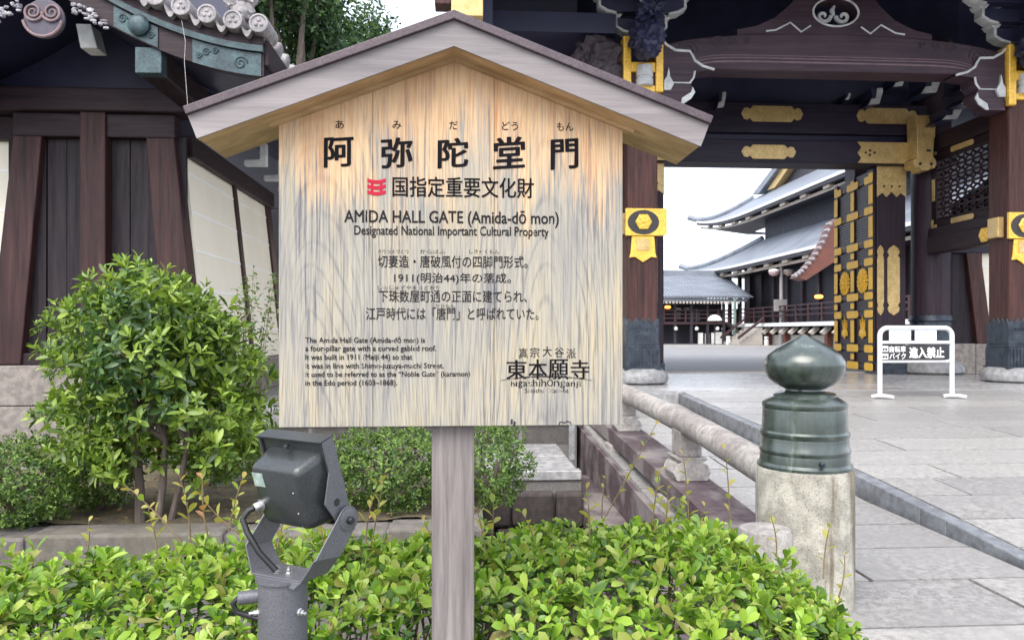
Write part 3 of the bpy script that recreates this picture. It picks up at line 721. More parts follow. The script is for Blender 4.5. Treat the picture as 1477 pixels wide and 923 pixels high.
for uc, par in ((UL, pL), (UR, pR)):
    vf = VFR-HP
    zc_ = 3.14
    MB().prism([(uc-.27,zc_-.20),(uc+.30,zc_-.20),(uc+.36,zc_-.18),(uc+.36,zc_+.21),(uc-.27,zc_+.21)], vf-.05, vf-.002, 'v').build('gilt_band', M['gold'], par, bevel=.006)
    ellipse_plate('oval_plate', 'black_plate', uc, vf-.056, zc_, .24, .185, .01, par)
    hexboss(uc, vf-.056, zc_+.005, .13, par)
    MB().prism([(uc-.17,zc_-.205),(uc-.19,zc_-.46),(uc-.21,zc_-.53),(uc-.12,zc_-.52),(uc-.06,zc_-.56),(uc,zc_-.60),(uc+.06,zc_-.56),(uc+.12,zc_-.52),(uc+.21,zc_-.53),(uc+.19,zc_-.46),(uc+.17,zc_-.205)], vf-.03, vf-.002, 'v').build('gilt_tongue', M['gold'], par, bevel=.006)
    MB().box(uc-.10, uc+.10, vf-.042, vf-.032, zc_-.42, zc_-.24).build('tongue_panel', M['gold_dim'], par, bevel=.004)
    # tie beam end
    MB().box(uc-.33, uc+.33, VFR-.12, VFR+.12, zc_-.16, zc_+.16).build('tie_beam_end', M['gold_dim'], gate, bevel=.01)

# side bays: beam, lattice panel
def side_bay(u, parent):
    MB().box(u-.13, u+.13, VFR+HP, VM-.30, 2.94, 3.23).build('side_beam', M['timber_d'], parent, bevel=.015)
    MB().box(u-.10, u+.10, VFR+HP, VM-.30, 3.23, 3.40).build('side_beam', M['timber_d'], parent, bevel=.01)
    MB().box(u-.12, u+.12, VFR+HP, VM-.30, 4.80, 5.10).build('side_beam', M['timber_d'], parent, bevel=.015)
    v0, v1, z0, z1 = VFR+HP+.02, VM-.34, 3.40, 4.80
    fr = MB()
    for (a, b_, c, d) in ((v0,v1,z0,z0+.13),(v0,v1,z1-.13,z1),(v0,v0+.13,z0+.13,z1-.13),(v1-.13,v1,z0+.13,z1-.13)): fr.box(u-.05, u+.05, a, b_, c, d)
    lt = fr.build('lattice_frame', M['timber_d'], parent, bevel=.006)
    m = MB(); r = .10; nx, nz = 7, 6
    for i in range(nx):
        for j in range(nz):
            vc = v0+.16+(v1-v0-.32)*(i+.5)/nx; zc2 = z0+.16+(z1-z0-.32)*(j+.5)/nz
            hx, hz = (v1-v0-.32)/nx/2, (z1-z0-.32)/nz/2
            for sx, sz in ((-1,1),(1,1),(1,-1),(-1,-1)):
                a = Vector((u, vc, zc2+sz*hz*.92)); b2 = Vector((u, vc+sx*hx*.92, zc2)); mid = (a+b2)/2 + Vector((0, -sx*hx*.16, -sz*hz*.16))
                m.tube([a, mid, b2], .022, 4)
    for j in range(nz+1):
        z = z0+.16+(z1-z0-.32)*j/nz; m.box(u-.018, u+.018, v0+.13, v1-.13, z-.018, z+.018)
    m.build('lattice_bars', M['timber_d'], lt)
    x = u-.058
    for (a, b_, c, d) in ((v1-.16,v1,z0,z0+.16),(v0,v0+.16,z0,z0+.16),(v1-.16,v1,z1-.16,z1),(v0,v0+.16,z1-.16,z1)):
        zz = z0 if c == z0 else z1-.06; vv_ = v1-.06 if b_ == v1 else v0
        m = MB(); m.box(x-.012, x, a, b_, zz, zz+.06); m.box(x-.012, x, vv_, vv_+.06, zz+.06 if c == z0 else c, zz if c != z0 else d); m.build('gilt_corner', M['gold_dim'], lt, bevel=.003)
    mid = (v0+v1)/2
    for z in (z0+.065, z1-.065): MB().prism([(mid-.28,z-.05),(mid+.28,z-.05),(mid+.31,z),(mid+.28,z+.05),(mid-.28,z+.05),(mid-.31,z)], x-.012, x, 'u').build('gilt_plate', M['gold_dim'], lt, bevel=.003)
    MB().prism([(v1-.11,z0+.5),(v1-.02,z0+.5),(v1-.02,z1-.5),(v1-.11,z1-.5)], x-.012, x, 'u').build('gilt_plate', M['gold_dim'], lt, bevel=.003)
side_bay(UR, gate); side_bay(UL, gate)
hexboss(UR-.145, VFR+HP+.19, 3.09, .135, gate, (-1,0,0))

# door jambs, lintel beams with gilt plates
for s, uj0, uj1 in ((1, 7.72, 8.28), (-1, 3.10, 3.66)):
    j = MB().box(uj0, uj1, VM-.12, VM+.22, PLZ+.22, 4.60).build('door_jamb', M['timber_vnav'], gate, bevel=.015)
    MB().box(uj0-.02, uj1+.02, VM-.14, VM+.24, PLZ, PLZ+.22).build('jamb_foot', M['bronze_dark'], j, bevel=.01)
    vf = VM-.12
    c = (uj0+uj1)/2; m = MB()
    m.prism([(uj0-.004,4.60),(uj0-.004,4.02),(uj0+.10,4.10),(uj0+.18,4.02),(c,4.12),(uj1-.18,4.02),(uj1-.10,4.10),(uj1+.004,4.02),(uj1+.004,4.60)], vf-.014, vf-.001, 'v')
    def longplate(m_, u0, u1, z0, z1, v):
        cu = (u0+u1)/2; w_ = (u1-u0)/2
        pts = [(cu-w_*.75,z0),(cu,z0-.06),(cu+w_*.75,z0),(cu+w_*1.0,z0+.07),(cu+w_*.7,z0+.13),(cu+w_,z0+.19),(cu+w_,z1-.19),(cu+w_*.7,z1-.13),(cu+w_,z1-.07),(cu+w_*.75,z1),(cu,z1+.06),(cu-w_*.75,z1),(cu-w_,z1-.07),(cu-w_*.7,z1-.13),(cu-w_,z1-.19),(cu-w_,z0+.19),(cu-w_*.7,z0+.13),(cu-w_,z0+.07)]
        m_.prism(pts, v-.014, v-.001, 'v')
    m.build('gilt_cap_plate', M['gold_dim'], j, bevel=.004)
    m = MB(); longplate(m, uj0+.20, uj0+.44, 1.86, 3.06, vf); m.build('gilt_long_plate', M['gold_dim'], j, bevel=.004)
    m = MB(); longplate(m, uj0+.0, uj0+.13, 1.86, 3.06, vf); m.build('gilt_long_plate', M['gold_dim'], j, bevel=.004)
    m = MB()
    for du in (.13, .28, .43):
        m.lathe([(.022,0),(.022,.006),(0,.008)], (uj0+du, vf-.016, 4.22), axis=(0,-1,0), n=8)
    m.build('inlay_mark', M['black_plate'], j)
lin = MB().box(UL-.6, UR+.45, VM-.30, VM+.25, 4.60, 5.02).build('lintel_beam', M['timber_nav'], gate, bevel=.02)
lin2 = MB().box(UL-.4, UR+.3, VM-.24, VM+.2, 5.16, 5.72).build('upper_beam', M['timber_nav'], gate, bevel=.02)
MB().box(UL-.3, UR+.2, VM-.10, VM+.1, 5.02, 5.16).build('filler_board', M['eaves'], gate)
def hplate(u0, u1, z0, z1, v, par):
    c = (z0+z1)/2; h = (z1-z0)/2
    pts = [(u0,c),(u0+.05,c+h*.7),(u0+.12,c+h*.78),(u0+.16,c+h*.55),(u0+.22,z1),(u1-.22,z1),(u1-.16,c+h*.55),(u1-.12,c+h*.78),(u1-.05,c+h*.7),(u1,c),(u1-.05,c-h*.7),(u1-.12,c-h*.78),(u1-.16,c-h*.55),(u1-.22,z0),(u0+.22,z0),(u0+.16,c-h*.55),(u0+.12,c-h*.78),(u0+.05,c-h*.7)]
    MB().prism(pts, v-.016, v-.001, 'v').build('gilt_plate', M['gold_dim'], par, bevel=.004)
for px0, px1 in ((1069,1158), (1235,1323), (903,992)):
    a, b_ = P(px0, 170, VM-.24)[0], P(px1, 170, VM-.24)[0]; hplate(a, b_, 5.36, 5.65, VM-.24, lin2)
a, b_ = P(1069, 226, VM-.3)[0], P(1148, 226, VM-.3)[0]; hplate(a, b_, 4.66, 4.92, VM-.30, lin)
def endplate(u_in, u_out, s):
    pts = [(u_out,4.61),(u_in+s*.02,4.61),(u_in+s*.09,4.70),(u_in+s*.02,4.80),(u_in+s*.09,4.90),(u_in+s*.02,5.0),(u_out,5.0)]
    MB().prism(pts, VM-.318, VM-.301, 'v').build('gilt_end_plate', M['gold_dim'], lin, bevel=.004)
    m = MB()
    for du, dz in ((.17,0), (.25,.04), (.25,-.04), (.34,0)): m.lathe([(.025,0),(.025,.006),(0,.008)], (u_in+s*du, VM-.319, 4.80+dz), axis=(0,-1,0), n=8)
    m.build('inlay_mark', M['black_plate'], lin)
endplate(P(1235,228,VM-.3)[0], P(1314,228,VM-.3)[0], 1); endplate(P(980,228,VM-.3)[0], P(900,228,VM-.3)[0], -1)
un = P(1329, 215, VM-.5)[0]                                       # gilt nose of the lintel, ribbed above
m = MB(); m.prism([(un-.15,4.66),(un-.21,4.62),(un-.22,4.52),(un-.16,4.46),(un-.12,4.50),(un-.05,4.42),(un+.06,4.42),(un+.12,4.50),(un+.17,4.46),(un+.22,4.53),(un+.2,4.62),(un+.15,4.68),(un+.17,4.95),(un+.19,5.20),(un-.16,5.20),(un-.15,4.95)], VM-.62, VM-.30, 'v')
nose = m.build('gilt_beam_nose', M['gold_dim'], gate, bevel=.012)
m = MB()
for i in range(7): m.box(un-.15+.05*i, un-.125+.05*i, VM-.635, VM-.621, 5.02, 5.42)
m.box(un-.17, un+.2, VM-.62, VM-.32, 5.2, 5.42); m.build('ribbed_wrap', M['gold_dim'], nose, bevel=.004)
m = MB(); m.lathe([(.03,0),(.03,.008),(0,.01)], (un-.10,VM-.621,4.54), axis=(0,-1,0), n=8); m.lathe([(.03,0),(.03,.008),(0,.01)], (un+.11,VM-.621,4.54), axis=(0,-1,0), n=8)
m.box(un+.02, un+.10, VM-.626, VM-.621, 4.76, 4.80); m.build('inlay_mark', M['black_plate'], nose)

# wall of boards and brackets above the lintel, far under the roof
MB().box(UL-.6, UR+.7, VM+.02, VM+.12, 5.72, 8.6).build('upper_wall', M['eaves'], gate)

# open door leaf
H0 = Vector((7.685, VM-.06, 0)); H1 = Vector((7.86, VM-.06+1.80, 0)); ex = (H1-H0); LW = ex.length; ex.normalize()
ey = Vector((-ex.y, ex.x, 0)); ZB, ZT = PLZ+.05, 4.56                       # ey points to the opening
def leaf(s, t, d): # s along 0..1, t height 0..1, d metres proud of the visible face
    p = H0 + ex*(LW*s) + ey*d; return (p.x, p.y, ZB + (ZT-ZB)*t)
def lbox(m, s0, s1, t0, t1, d0, d1):
    return m.hexa([leaf(s0,t0,d0), leaf(s1,t0,d0), leaf(s1,t0,d1), leaf(s0,t0,d1)], [leaf(s0,t1,d0), leaf(s1,t1,d0), leaf(s1,t1,d1), leaf(s0,t1,d1)])
def lpoly(m, pts, d0, d1):
    n = len(pts); vs = [leaf(a,b,d0) for a, b in pts] + [leaf(a,b,d1) for a, b in pts]
    m.add(vs, [tuple(range(n)), tuple(range(2*n-1,n-1,-1))] + [(i,i+n,(i+1)%n+n,(i+1)%n) for i in range(n)])
m = MB(); lbox(m, 0, 1, 0, 1, -.07, -.02)
door = m.build('door_leaf', M['timber_vnav'], gate)
rows = [.025, .105, .275, .365, .455, .61, .695, .80, .89, .975]
rows = [.02, .11, .285, .375, .545, .635, .80, .955]
m = MB()
for s in (.035, .5, .965): lbox(m, s-.035, s+.035, 0, 1, -.02, .012)
for t in rows: lbox(m, 0, 1, t-.011, t+.011, -.02, .008)
m.build('door_rail', M['timber_vnav'], door)
m = MB()
lad = [(.645,.80)]
for i in range(9):
    t = .655 + .014*i
    for a, b_ in ((.08,.455),(.545,.92)): lbox(m, a, b_, t, t+.006, -.019, -.006)
m.build('louvre', M['black_plate'], door)
m = MB()
for s, ws in ((.045,.045), (.5,.042), (.955,.045)):               # upright straps, interrupted near the crossings
    for a, b_ in zip([0]+rows, rows+[1.0]):
        if b_-a < .03: continue
        lbox(m, s-ws, s+ws, a+.030, b_-.030, .013, .024)
for t in rows:                                                    # crossing fittings, flared
    for s in (.05, .5, .95):
        l = max(0.0, s-.145); r_ = min(1.0, s+.145)
        lpoly(m, [(l,t-.014),(l+.02,t-.019),(r_-.02,t-.019),(r_,t-.014),(r_,t+.014),(r_-.02,t+.019),(l+.02,t+.019),(l,t+.014)], .010, .0225)
for a, b_ in ((.08,.455),(.545,.92)):
    for t in (.645, .79):
        for i in range(4): lbox(m, a+i*(b_-a)/4+.01, a+(i+.8)*(b_-a)/4, t-.004, t+.004, -.004, .006)
m.build('gilt_strap', M['gold_crest'], door, bevel=.003)
def crest(sc_, tc_, kind):
    ce = Vector(leaf(sc_, tc_, -.015)); zz = Vector((0,0,1)); r = .20
    m = MB()
    if kind == 'chrysanthemum':
        n = 16
        for ring, (ra, rb, d0) in enumerate(((.05,.25,0), (.04,.15,.02))):
            for i in range(n):
                a = 2*math.pi*(i+.5*ring)/n; da = math.pi/n*.86
                q = [(ra, a-da*.5), (rb*.9, a-da), (rb, a), (rb*.9, a+da), (ra, a+da*.5)]
                bot = [ce + ex*(rad*math.cos(an)) + zz*(rad*math.sin(an)) + ey*d0 for rad, an in q]
                top = [p + ey*.018 for p in bot]; c1 = ce + ex*((ra+rb)/2*math.cos(a)) + zz*((ra+rb)/2*math.sin(a)) + ey*(d0+.032)
                k0 = len(bot); vs = bot+top+[c1]
                m.add(vs, [(j,(j+1)%k0,(j+1)%k0+k0,j+k0) for j in range(k0)] + [(j+k0,(j+1)%k0+k0,2*k0) for j in range(k0)])
        m.lathe([(.05,0),(.05,.04),(.035,.05),(0,.052)], ce, axis=ey, n=16)
        m.build('chrysanthemum_crest', M['gold_crest'], door)
    else:                                                       # three broad leaves with flower spikes above
        for ang, ln, wd in ((-90,.16,.075), (-145,.17,.07), (-35,.17,.07)):
            a = R(ang); dx_, dz_ = math.cos(a), math.sin(a); pts = []
            for i in range(9):
                t = i/8; ww = wd*math.sin(math.pi*min(1,t*.92+.08))*(1+.18*math.cos(t*18)); pts.append((t*ln, ww))
            out = [(t, w_) for t, w_ in pts] + [(t, -w_) for t, w_ in reversed(pts)]
            bot = [ce + ex*(dx_*t - dz_*w_) + zz*(dz_*t + dx_*w_) for t, w_ in out]; top = [p + ey*.02 for p in bot]; n0 = len(out)
            cc = ce + ex*(dx_*ln*.5) + zz*(dz_*ln*.5) + ey*.035
            m.add(bot+top+[cc], [(j,(j+1)%n0,(j+1)%n0+n0,j+n0) for j in range(n0)] + [(j+n0,(j+1)%n0+n0,2*n0) for j in range(n0)])
        for x0, hh, cnt in ((0,.24,7), (-.085,.17,5), (.085,.17,5)):
            for i in range(cnt):
                t = i/(cnt-1); c_ = ce + ex*(x0*(.55+.6*t)) + zz*(.03+hh*t)
                m.lathe([(.027*(1-.45*t),0),(.022*(1-.4*t),.018),(0,.026)], c_, axis=ey, n=8)
                if 0 < i < cnt-1:
                    for d in (-1, 1): m.lathe([(.02*(1-.4*t),0),(0,.02)], c_ + ex*(d*.032*(1-.3*t)) - zz*.012, axis=ey, n=7)
        m.build('paulownia_crest', M['gold_crest'], door)
for s in (.27, .735): crest(s, .455, 'chrysanthemum'); crest(s, .20, 'paulownia')
# the other leaf, opened the same way on the far left (hidden by the notice board)
m = MB(); m.hexa([(3.48,VM+.24,ZB),(3.56,VM+.24,ZB),(3.40,VM+1.82,ZB),(3.32,VM+1.82,ZB)], [(3.48,VM+.24,ZT),(3.56,VM+.24,ZT),(3.40,VM+1.82,ZT),(3.32,VM+1.82,ZT)]); m.build('door_leaf', M['timber_vnav'], gate)

# rainbow beam between the front pillars
kb = []
def koryo_top(x): return 6.08 - .16*x**2 - .10*abs(x)**6        # x in -1..1
def koryo_bot(x): return 5.50 - .0*x + .20*max(0,(abs(x)-.72)/.28)**2
u0, u1 = UL+.22, UR-.22; q = [-1+2*i/48 for i in range(49)]
U_ = lambda x: (u0+u1)/2 + x*(u1-u0)/2
vk = VFR-.20
rb = MB().strip([(U_(x), koryo_top(x)) for x in q], [(U_(x), koryo_bot(x)) for x in q], vk, VFR+.2).build('rainbow_beam', M['purple'], gate, smooth=30, bevel=.02)
m = MB()
for d, h_ in ((.07,.016), (.125,.011), (.165,.008)):
    qq = [-.80+1.6*i/40 for i in range(41)]
    m.tube([(U_(x), vk-.004, koryo_bot(0)+d+.055*(1-(x/.8)**8)-.05*abs(x/.8)**14) for x in qq], h_, 6)
m.build('carved_groove', plain('pale_groove_edge', (.20,.13,.15), (.14,.09,.105), 6, .5), rb, smooth=True)
m = MB()
swm = plain('swirl_carving', (.040,.026,.038), (.03,.02,.03), 6, .6)
def spiral(m_, u, z, r, v, s=1, th=.012, turns=2.2, n=36):
    m_.tube([(u + s*r*(1-i/(n*1.12))*math.cos(turns*2*math.pi*i/n), v, z + r*(1-i/(n*1.12))*math.sin(turns*2*math.pi*i/n)) for i in range(n)], th, 5)
for s in (-1, 1):
    for x_, z_, r_, d_, t_ in ((.83,5.76,.17,-1,.012), (.66,5.90,.10,1,.010), (.58,5.92,.07,-1,.009), (.50,5.94,.06,1,.008)):
        m = MB(); spiral(m, U_(s*x_), z_, r_, vk-.002, s*d_, t_); m.build('carved_swirl', swm, rb, smooth=True)
# frog-leg strut with oval opening and heart swirls
um = UM + .02
half = [(0,6.95),(.35,6.93),(.52,6.80),(.70,6.55),(.95,6.32),(1.25,6.18),(1.55,6.12),(1.55,6.03),(0,6.03)]
prof = [(um+x, z) for x, z in half[:-1]] + [(um-x, z) for x, z in reversed(half[1:-1])]
# build as strip around the hole
zh, ruh, rzh = 6.42, .34, .20
m = MB(); n = 48; vs = []
def outer(a):
    dx_, dz_ = math.cos(a), math.sin(a); best = 9
    for (x0, z0), (x1, z1) in zip(prof, prof[1:]+prof[:1]):
        ax_, az, bx, bz = x0-um, z0-zh, x1-um, z1-zh; den = dx_*(bz-az) - dz_*(bx-ax_)
        if abs(den) < 1e-9: continue
        t = (ax_*(bz-az) - az*(bx-ax_))/den; s_ = (ax_*dz_ - az*dx_)/den
        if t > 0 and -1e-6 <= s_ <= 1+1e-6: best = min(best, t)
    return best
angs = sorted(set([2*math.pi*i/n for i in range(n)] + [math.atan2(z-zh, x-um) % (2*math.pi) for x, z in prof])); n = len(angs)
for v in (vk+.02, vk+.30):
    for a in angs:
        t = outer(a); vs.append((um+t*math.cos(a), v, zh+t*math.sin(a)))
    for a in angs:
        rr_ = 1/math.sqrt((math.cos(a)/ruh)**2 + (math.sin(a)/rzh)**2); vs.append((um+rr_*math.cos(a), v, zh+rr_*math.sin(a)))
fs = []
for i in range(n):
    j = (i+1) % n
    fs += [(i,j,n+j,n+i), (2*n+i,3*n+i,3*n+j,2*n+j), (i,2*n+i,2*n+j,j), (n+i,n+j,3*n+j,3*n+i)]
m.add(vs, fs); fl = m.build('frog_leg_strut', M['purple'], gate, bevel=.012)
m = MB()
for s in (-1, 1):
    m.tube([(um + s*(.155 - .115*(1-i/26)*math.cos(.30*i)), vk+.10, zh-.03 - .105*(1-i/26)*math.sin(.30*i)) for i in range(24)], [.035*(1-i/60) for i in range(24)], 8)
m.tube([(um, vk+.10, zh-.03), (um-.02, vk+.10, zh+.06), (um+.02, vk+.10, zh+.13)], [.03,.04,.02], 8)
m.tube([(um+(ruh+.02)*math.cos(R(a)), vk+.01, zh+(rzh+.02)*math.sin(R(a))) for a in range(0, 361, 8)], .016, 6, False)
m.build('heart_swirl', M['gofun'], fl, smooth=True)
m = MB()
for s in (-1, 1): m.tube([(um+s*.40, vk+.012, 6.20), (um+s*.55, vk+.012, 6.10), (um+s*.72, vk+.012, 6.24), (um+s*.95, vk+.012, 6.12), (um+s*1.1, vk+.012, 6.10)], .014, 5)
m.build('carved_groove', M['gofun'], fl, smooth=True)

# bracket sets with white painted ends, gilt collars and carved beasts on the pillar tops
def bracket_set(uc, s_in):
    p = []
    col = MB()
    for s in (-1, 1): col.box(uc+s*.245-.06, uc+s*.245+.06, VFR-HP-.06, VFR+HP, 5.10, 5.93)
    col.box(uc-.184, uc+.184, VFR-HP-.05, VFR+HP, 5.40, 5.55); col.box(uc-.184, uc+.184, VFR-HP-.05, VFR+HP, 5.10, 5.20)
    c_ = col.build('gilt_collar', M['gold'], gate, bevel=.012)
    m = MB(); m.lathe([(.13,0),(.13,.10),(.115,.11),(.115,.13),(.13,.14),(.12,.30),(0,.31)], (uc+.02, VFR-HP-.03, 5.19), axis=(0,0,1), n=20); m.build('white_beam_end', M['gofun'], c_, smooth=30)
    m = MB(); m.blob((uc, VFR-HP-.30, 5.82), (.24,.34,.26), 3, .42, 4, 3.6); m.blob((uc, VFR-HP-.45, 6.1), (.19,.22,.19), 5, .5, 4, 4); m.blob((uc, VFR-HP-.46, 5.62), (.15,.15,.15), 8, .5, 3, 4)
    m.build('carved_beast', M['eaves'], gate, smooth=60)
    m = MB(); so = -s_in; m.blob((uc+so*.62, VFR-.05, 5.66), (.36,.24,.33), 11, .45, 4, 3.2); m.blob((uc+so*.80, VFR-.08, 5.48), (.22,.2,.22), 13, .5, 4, 4); m.blob((uc+so*.50,VFR-.1,5.40), (.25,.2,.25), 15, .5, 3, 4)
    m.build('carved_beast', plain('carved_beast_wood', (.085,.062,.072), (.035,.026,.034), 9, .65, bmp=.5, fine=40, dist=.02), gate, smooth=60)
    # stepped arms
    for tier in range(4):
        z = 6.06 + .26*tier; ext = .36 + .27*tier; v = VFR - .05 - .10*tier
        arm = [(uc-ext,z+.20),(uc-ext,z+.09),(uc-ext+.10,z+.03),(uc-ext+.22,z),(uc+ext-.22,z),(uc+ext-.10,z+.03),(uc+ext,z+.09),(uc+ext,z+.20)]
        a_ = MB().prism(arm, v-.09, v+.09, 'v').build('bracket_arm', M['eaves'], gate, bevel=.008)
        for s in (-1, 1):
            m = MB(); e = uc + s*ext
            q_ = [(e+s*.004,z+.20),(e+s*.004,z+.085),(e-s*.10,z+.028),(e-s*.23,z-.004),(e-s*.23,z-.034),(e-s*.08,z-.01),(e+s*.045,z+.07),(e+s*.045,z+.20)]
            m.prism(q_, v-.092, v+.092, 'v')
            m.prism([(e-s*.02,z+.1995),(e+s*.07,z+.1995),(e+s*.12,z+.26),(e-s*.07,z+.26)], v-.10, v+.10, 'v')
            m.build('white_end', M['gofun'], a_)
        MB().box(uc-.075, uc+.075, v-.55-.10*tier, v+.1, z+.02, z+.19).build('bracket_arm', M['eaves'], gate, bevel=.008)
    m = MB(); m.prism([(VFR-.62,6.18),(VFR-.40,6.12),(VFR-.40,6.60),(VFR-.56,6.60)], uc-.085, uc+.085, 'u'); m.prism([(VFR-.88,6.62),(VFR-.6,6.55),(VFR-.6,7.0),(VFR-.8,7.0)], uc-.085, uc+.085, 'u')
    m.build('white_beam_end', M['gofun'], gate, bevel=.01)
    # scalloped support under the rainbow beam, edged in white
    e0 = uc + s_in*.30
    def sx(x): return e0 + s_in*x
    sup = [(sx(0),5.90),(sx(.06),5.83),(sx(.20),5.75),(sx(.42),5.74),(sx(.46),5.68),(sx(.50),5.60),(sx(.62),5.52),(sx(.80),5.47),(sx(.50),5.44),(sx(.48),5.34),(sx(.42),5.26),(sx(.46),5.20),(sx(.44),5.12),(sx(.30),5.03),(sx(.28),4.94),(sx(0),4.94)]
    s_ = MB().prism(sup, VFR-.24, VFR+.1, 'v').build('beam_support', M['purple'], gate)
    m = MB()
    m.tube([(x, VFR-.25, z) for x, z in sup[:8]], .02, 6); m.tube([(x, VFR-.25, z) for x, z in sup[8:11]], .016, 6)
    m.prism([(sx(.46),5.20),(sx(.50),5.12),(sx(.44),5.02),(sx(.32),4.94),(sx(.28),4.94),(sx(.30),5.03),(sx(.44),5.12)], VFR-.262, VFR-.238, 'v')
    m.tube([(sx(.06), VFR-.25, 5.26), (sx(.44), VFR-.25, 5.26)], .011, 5)
    m.prism([(sx(.02),5.14),(sx(.12),5.14),(sx(.17),5.24),(sx(.11),5.34),(sx(.09),5.48),(sx(.06),5.34),(sx(.02),5.28)], VFR-.28, VFR-.24, 'v')
    m.build('white_edge', M['gofun'], s_, smooth=30)
bracket_set(UL, 1); bracket_set(UR, -1)
# white-ended bracket noses seen beyond, on the main beam and the side bay
for (px, py, v, w_, h_) in ((1262,140,13.2,.26,.30), (1296,118,13.3,.22,.20), (1342,122,13.0,.36,.34), (1372,165,12.6,.34,.20), (1402,140,12.2,.40,.24), (1395,118,12.1,.26,.30), (1040,145,13.3,.16,.28), (1222,140,13.4,.10,.12)):
    c = P(px, py, v); a_ = MB().prism([(c[0]-w_*.5,c[2]-h_*.5),(c[0]+w_*.25,c[2]-h_*.42),(c[0]+w_*.5,c[2]+h_*.3),(c[0]+w_*.5,c[2]+h_*.5),(c[0]-w_*.3,c[2]+h_*.5),(c[0]-w_*.18,c[2])], v, v+.5, 'v').build('bracket_nose', M['eaves'], gate)
    MB().prism([(c[0]-w_*.52,c[2]-h_*.52),(c[0]+w_*.27,c[2]-h_*.44),(c[0]+w_*.52,c[2]+h_*.28),(c[0]+w_*.52,c[2]+h_*.52),(c[0]+w_*.12,c[2]+h_*.5),(c[0]+w_*.02,c[2]-h_*.1),(c[0]-w_*.3,c[2]-h_*.15)], v-.03, v-.002, 'v').build('white_end', M['gofun'], a_, bevel=.006)
# gilt post fitting beyond the right pillar top
MB().box(UR-.30, UR-.17, VFR-HP-.09, VFR-HP-.001, 5.0, 5.95).build('gilt_post_fitting', M['gold'], gate, bevel=.02)

# roof: slopes with rafters, ceiling battens, gilt gable board
m = MB(); e0, e1 = -.15, 11.6
m.hexa([(e0,8.6,6.75),(e1,8.6,6.75),(e1,13.72,8.95),(e0,13.72,8.95)], [(e0,8.6,7.05),(e1,8.6,7.05),(e1,13.72,9.3),(e0,13.72,9.3)])
m.hexa([(e0,13.72,8.95),(e1,13.72,8.95),(e1,18.6,6.75),(e0,18.6,6.75)], [(e0,13.72,9.3),(e1,13.72,9.3),(e1,18.6,7.05),(e0,18.6,7.05)])
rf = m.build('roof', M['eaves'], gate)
rafter0 = None
for i in range(38):
    u = .15 + .30*i
    if rafter0 is None:
        rafter0 = MB().hexa([(u,8.7,6.66),(u+.10,8.7,6.66),(u+.10,13.6,8.76),(u,13.6,8.76)], [(u,8.7,6.79),(u+.10,8.7,6.79),(u+.10,13.6,8.9),(u,13.6,8.9)]).build('rafter', M['timber_d'], rf)
    else:
        o = rafter0.copy(); COL.objects.link(o); o.parent = rf; o.location = rafter0.location + Vector((.30*i, 0, 0))
m = MB()
for v in (9.9, 10.9, 12.1): z = 6.66 + (v-8.7)*2.1/4.9; m.box(e0+.3, e1-.3, v-.02, v+.02, z-.03, z-.001)
for k in range(6):
    u = 3.2+.9*k
    for (ua, ub_) in ((u, u+.5), ):
        z0_, z1_ = 6.62+(10.2-8.7)*2.1/4.9, 6.62+(11.8-8.7)*2.1/4.9
        m.hexa([(ua,10.2,z0_-.02),(ua+.035,10.2,z0_-.02),(ub_+.035,11.8,z1_-.02),(ub_,11.8,z1_-.02)], [(ua,10.2,z0_),(ua+.035,10.2,z0_),(ub_+.035,11.8,z1_),(ub_,11.8,z1_)])
m.build('ceiling_batten', plain('bronze_batten', (.22,.15,.13), (.14,.10,.09), 6, .5), rf)
c = P(662, 10, 9.4)
bb = MB().hexa([(c[0]-.30,9.3,5.55),(c[0]-.10,9.3,5.55),(c[0]-.10,9.55,5.55),(c[0]-.30,9.55,5.55)], [(c[0]-.30,9.3,7.2),(c[0]-.10,9.3,7.2),(c[0]-.10,13.4,9.3),(c[0]-.30,13.4,9.3)]).build('gable_board', M['timber_red'], gate, bevel=.01)
m = MB()
m.box(c[0]-.095, c[0]+.30, 9.28, 9.50, 5.40, 7.2)
g_ = m.build('gilt_board_end', M['gold_dim'], bb, bevel=.01)
m = MB()
for i in range(12): m.box(c[0]+.12, c[0]+.31, 9.262, 9.282, 5.62+.12*i, 5.70+.12*i)
m.build('gilt_rib', M['gold_dim'], g_, bevel=.006)
MB().prism([(c[0]-.06,5.72),(c[0]+.08,5.72),(c[0]+.10,5.84),(c[0]+.03,5.92),(c[0]+.01,6.1),(c[0]-.01,5.92),(c[0]-.08,5.84)], 9.262, 9.279, 'v').build('inlay_mark', M['black_plate'], g_)
MB().box(c[0]+.32, UL-.4, 11.2, 13.72, 6.0, 6.3).build('side_eave_beam', M['eaves'], gate)
MB().box(c[0]+.32, c[0]+.45, 10.2, 17.0, 5.3, 8.2).build('gable_infill', M['eaves'], gate)
MB().box(11.1, 11.25, 10.2, 17.0, 5.0, 8.2).build('gable_infill', M['eaves'], gate)

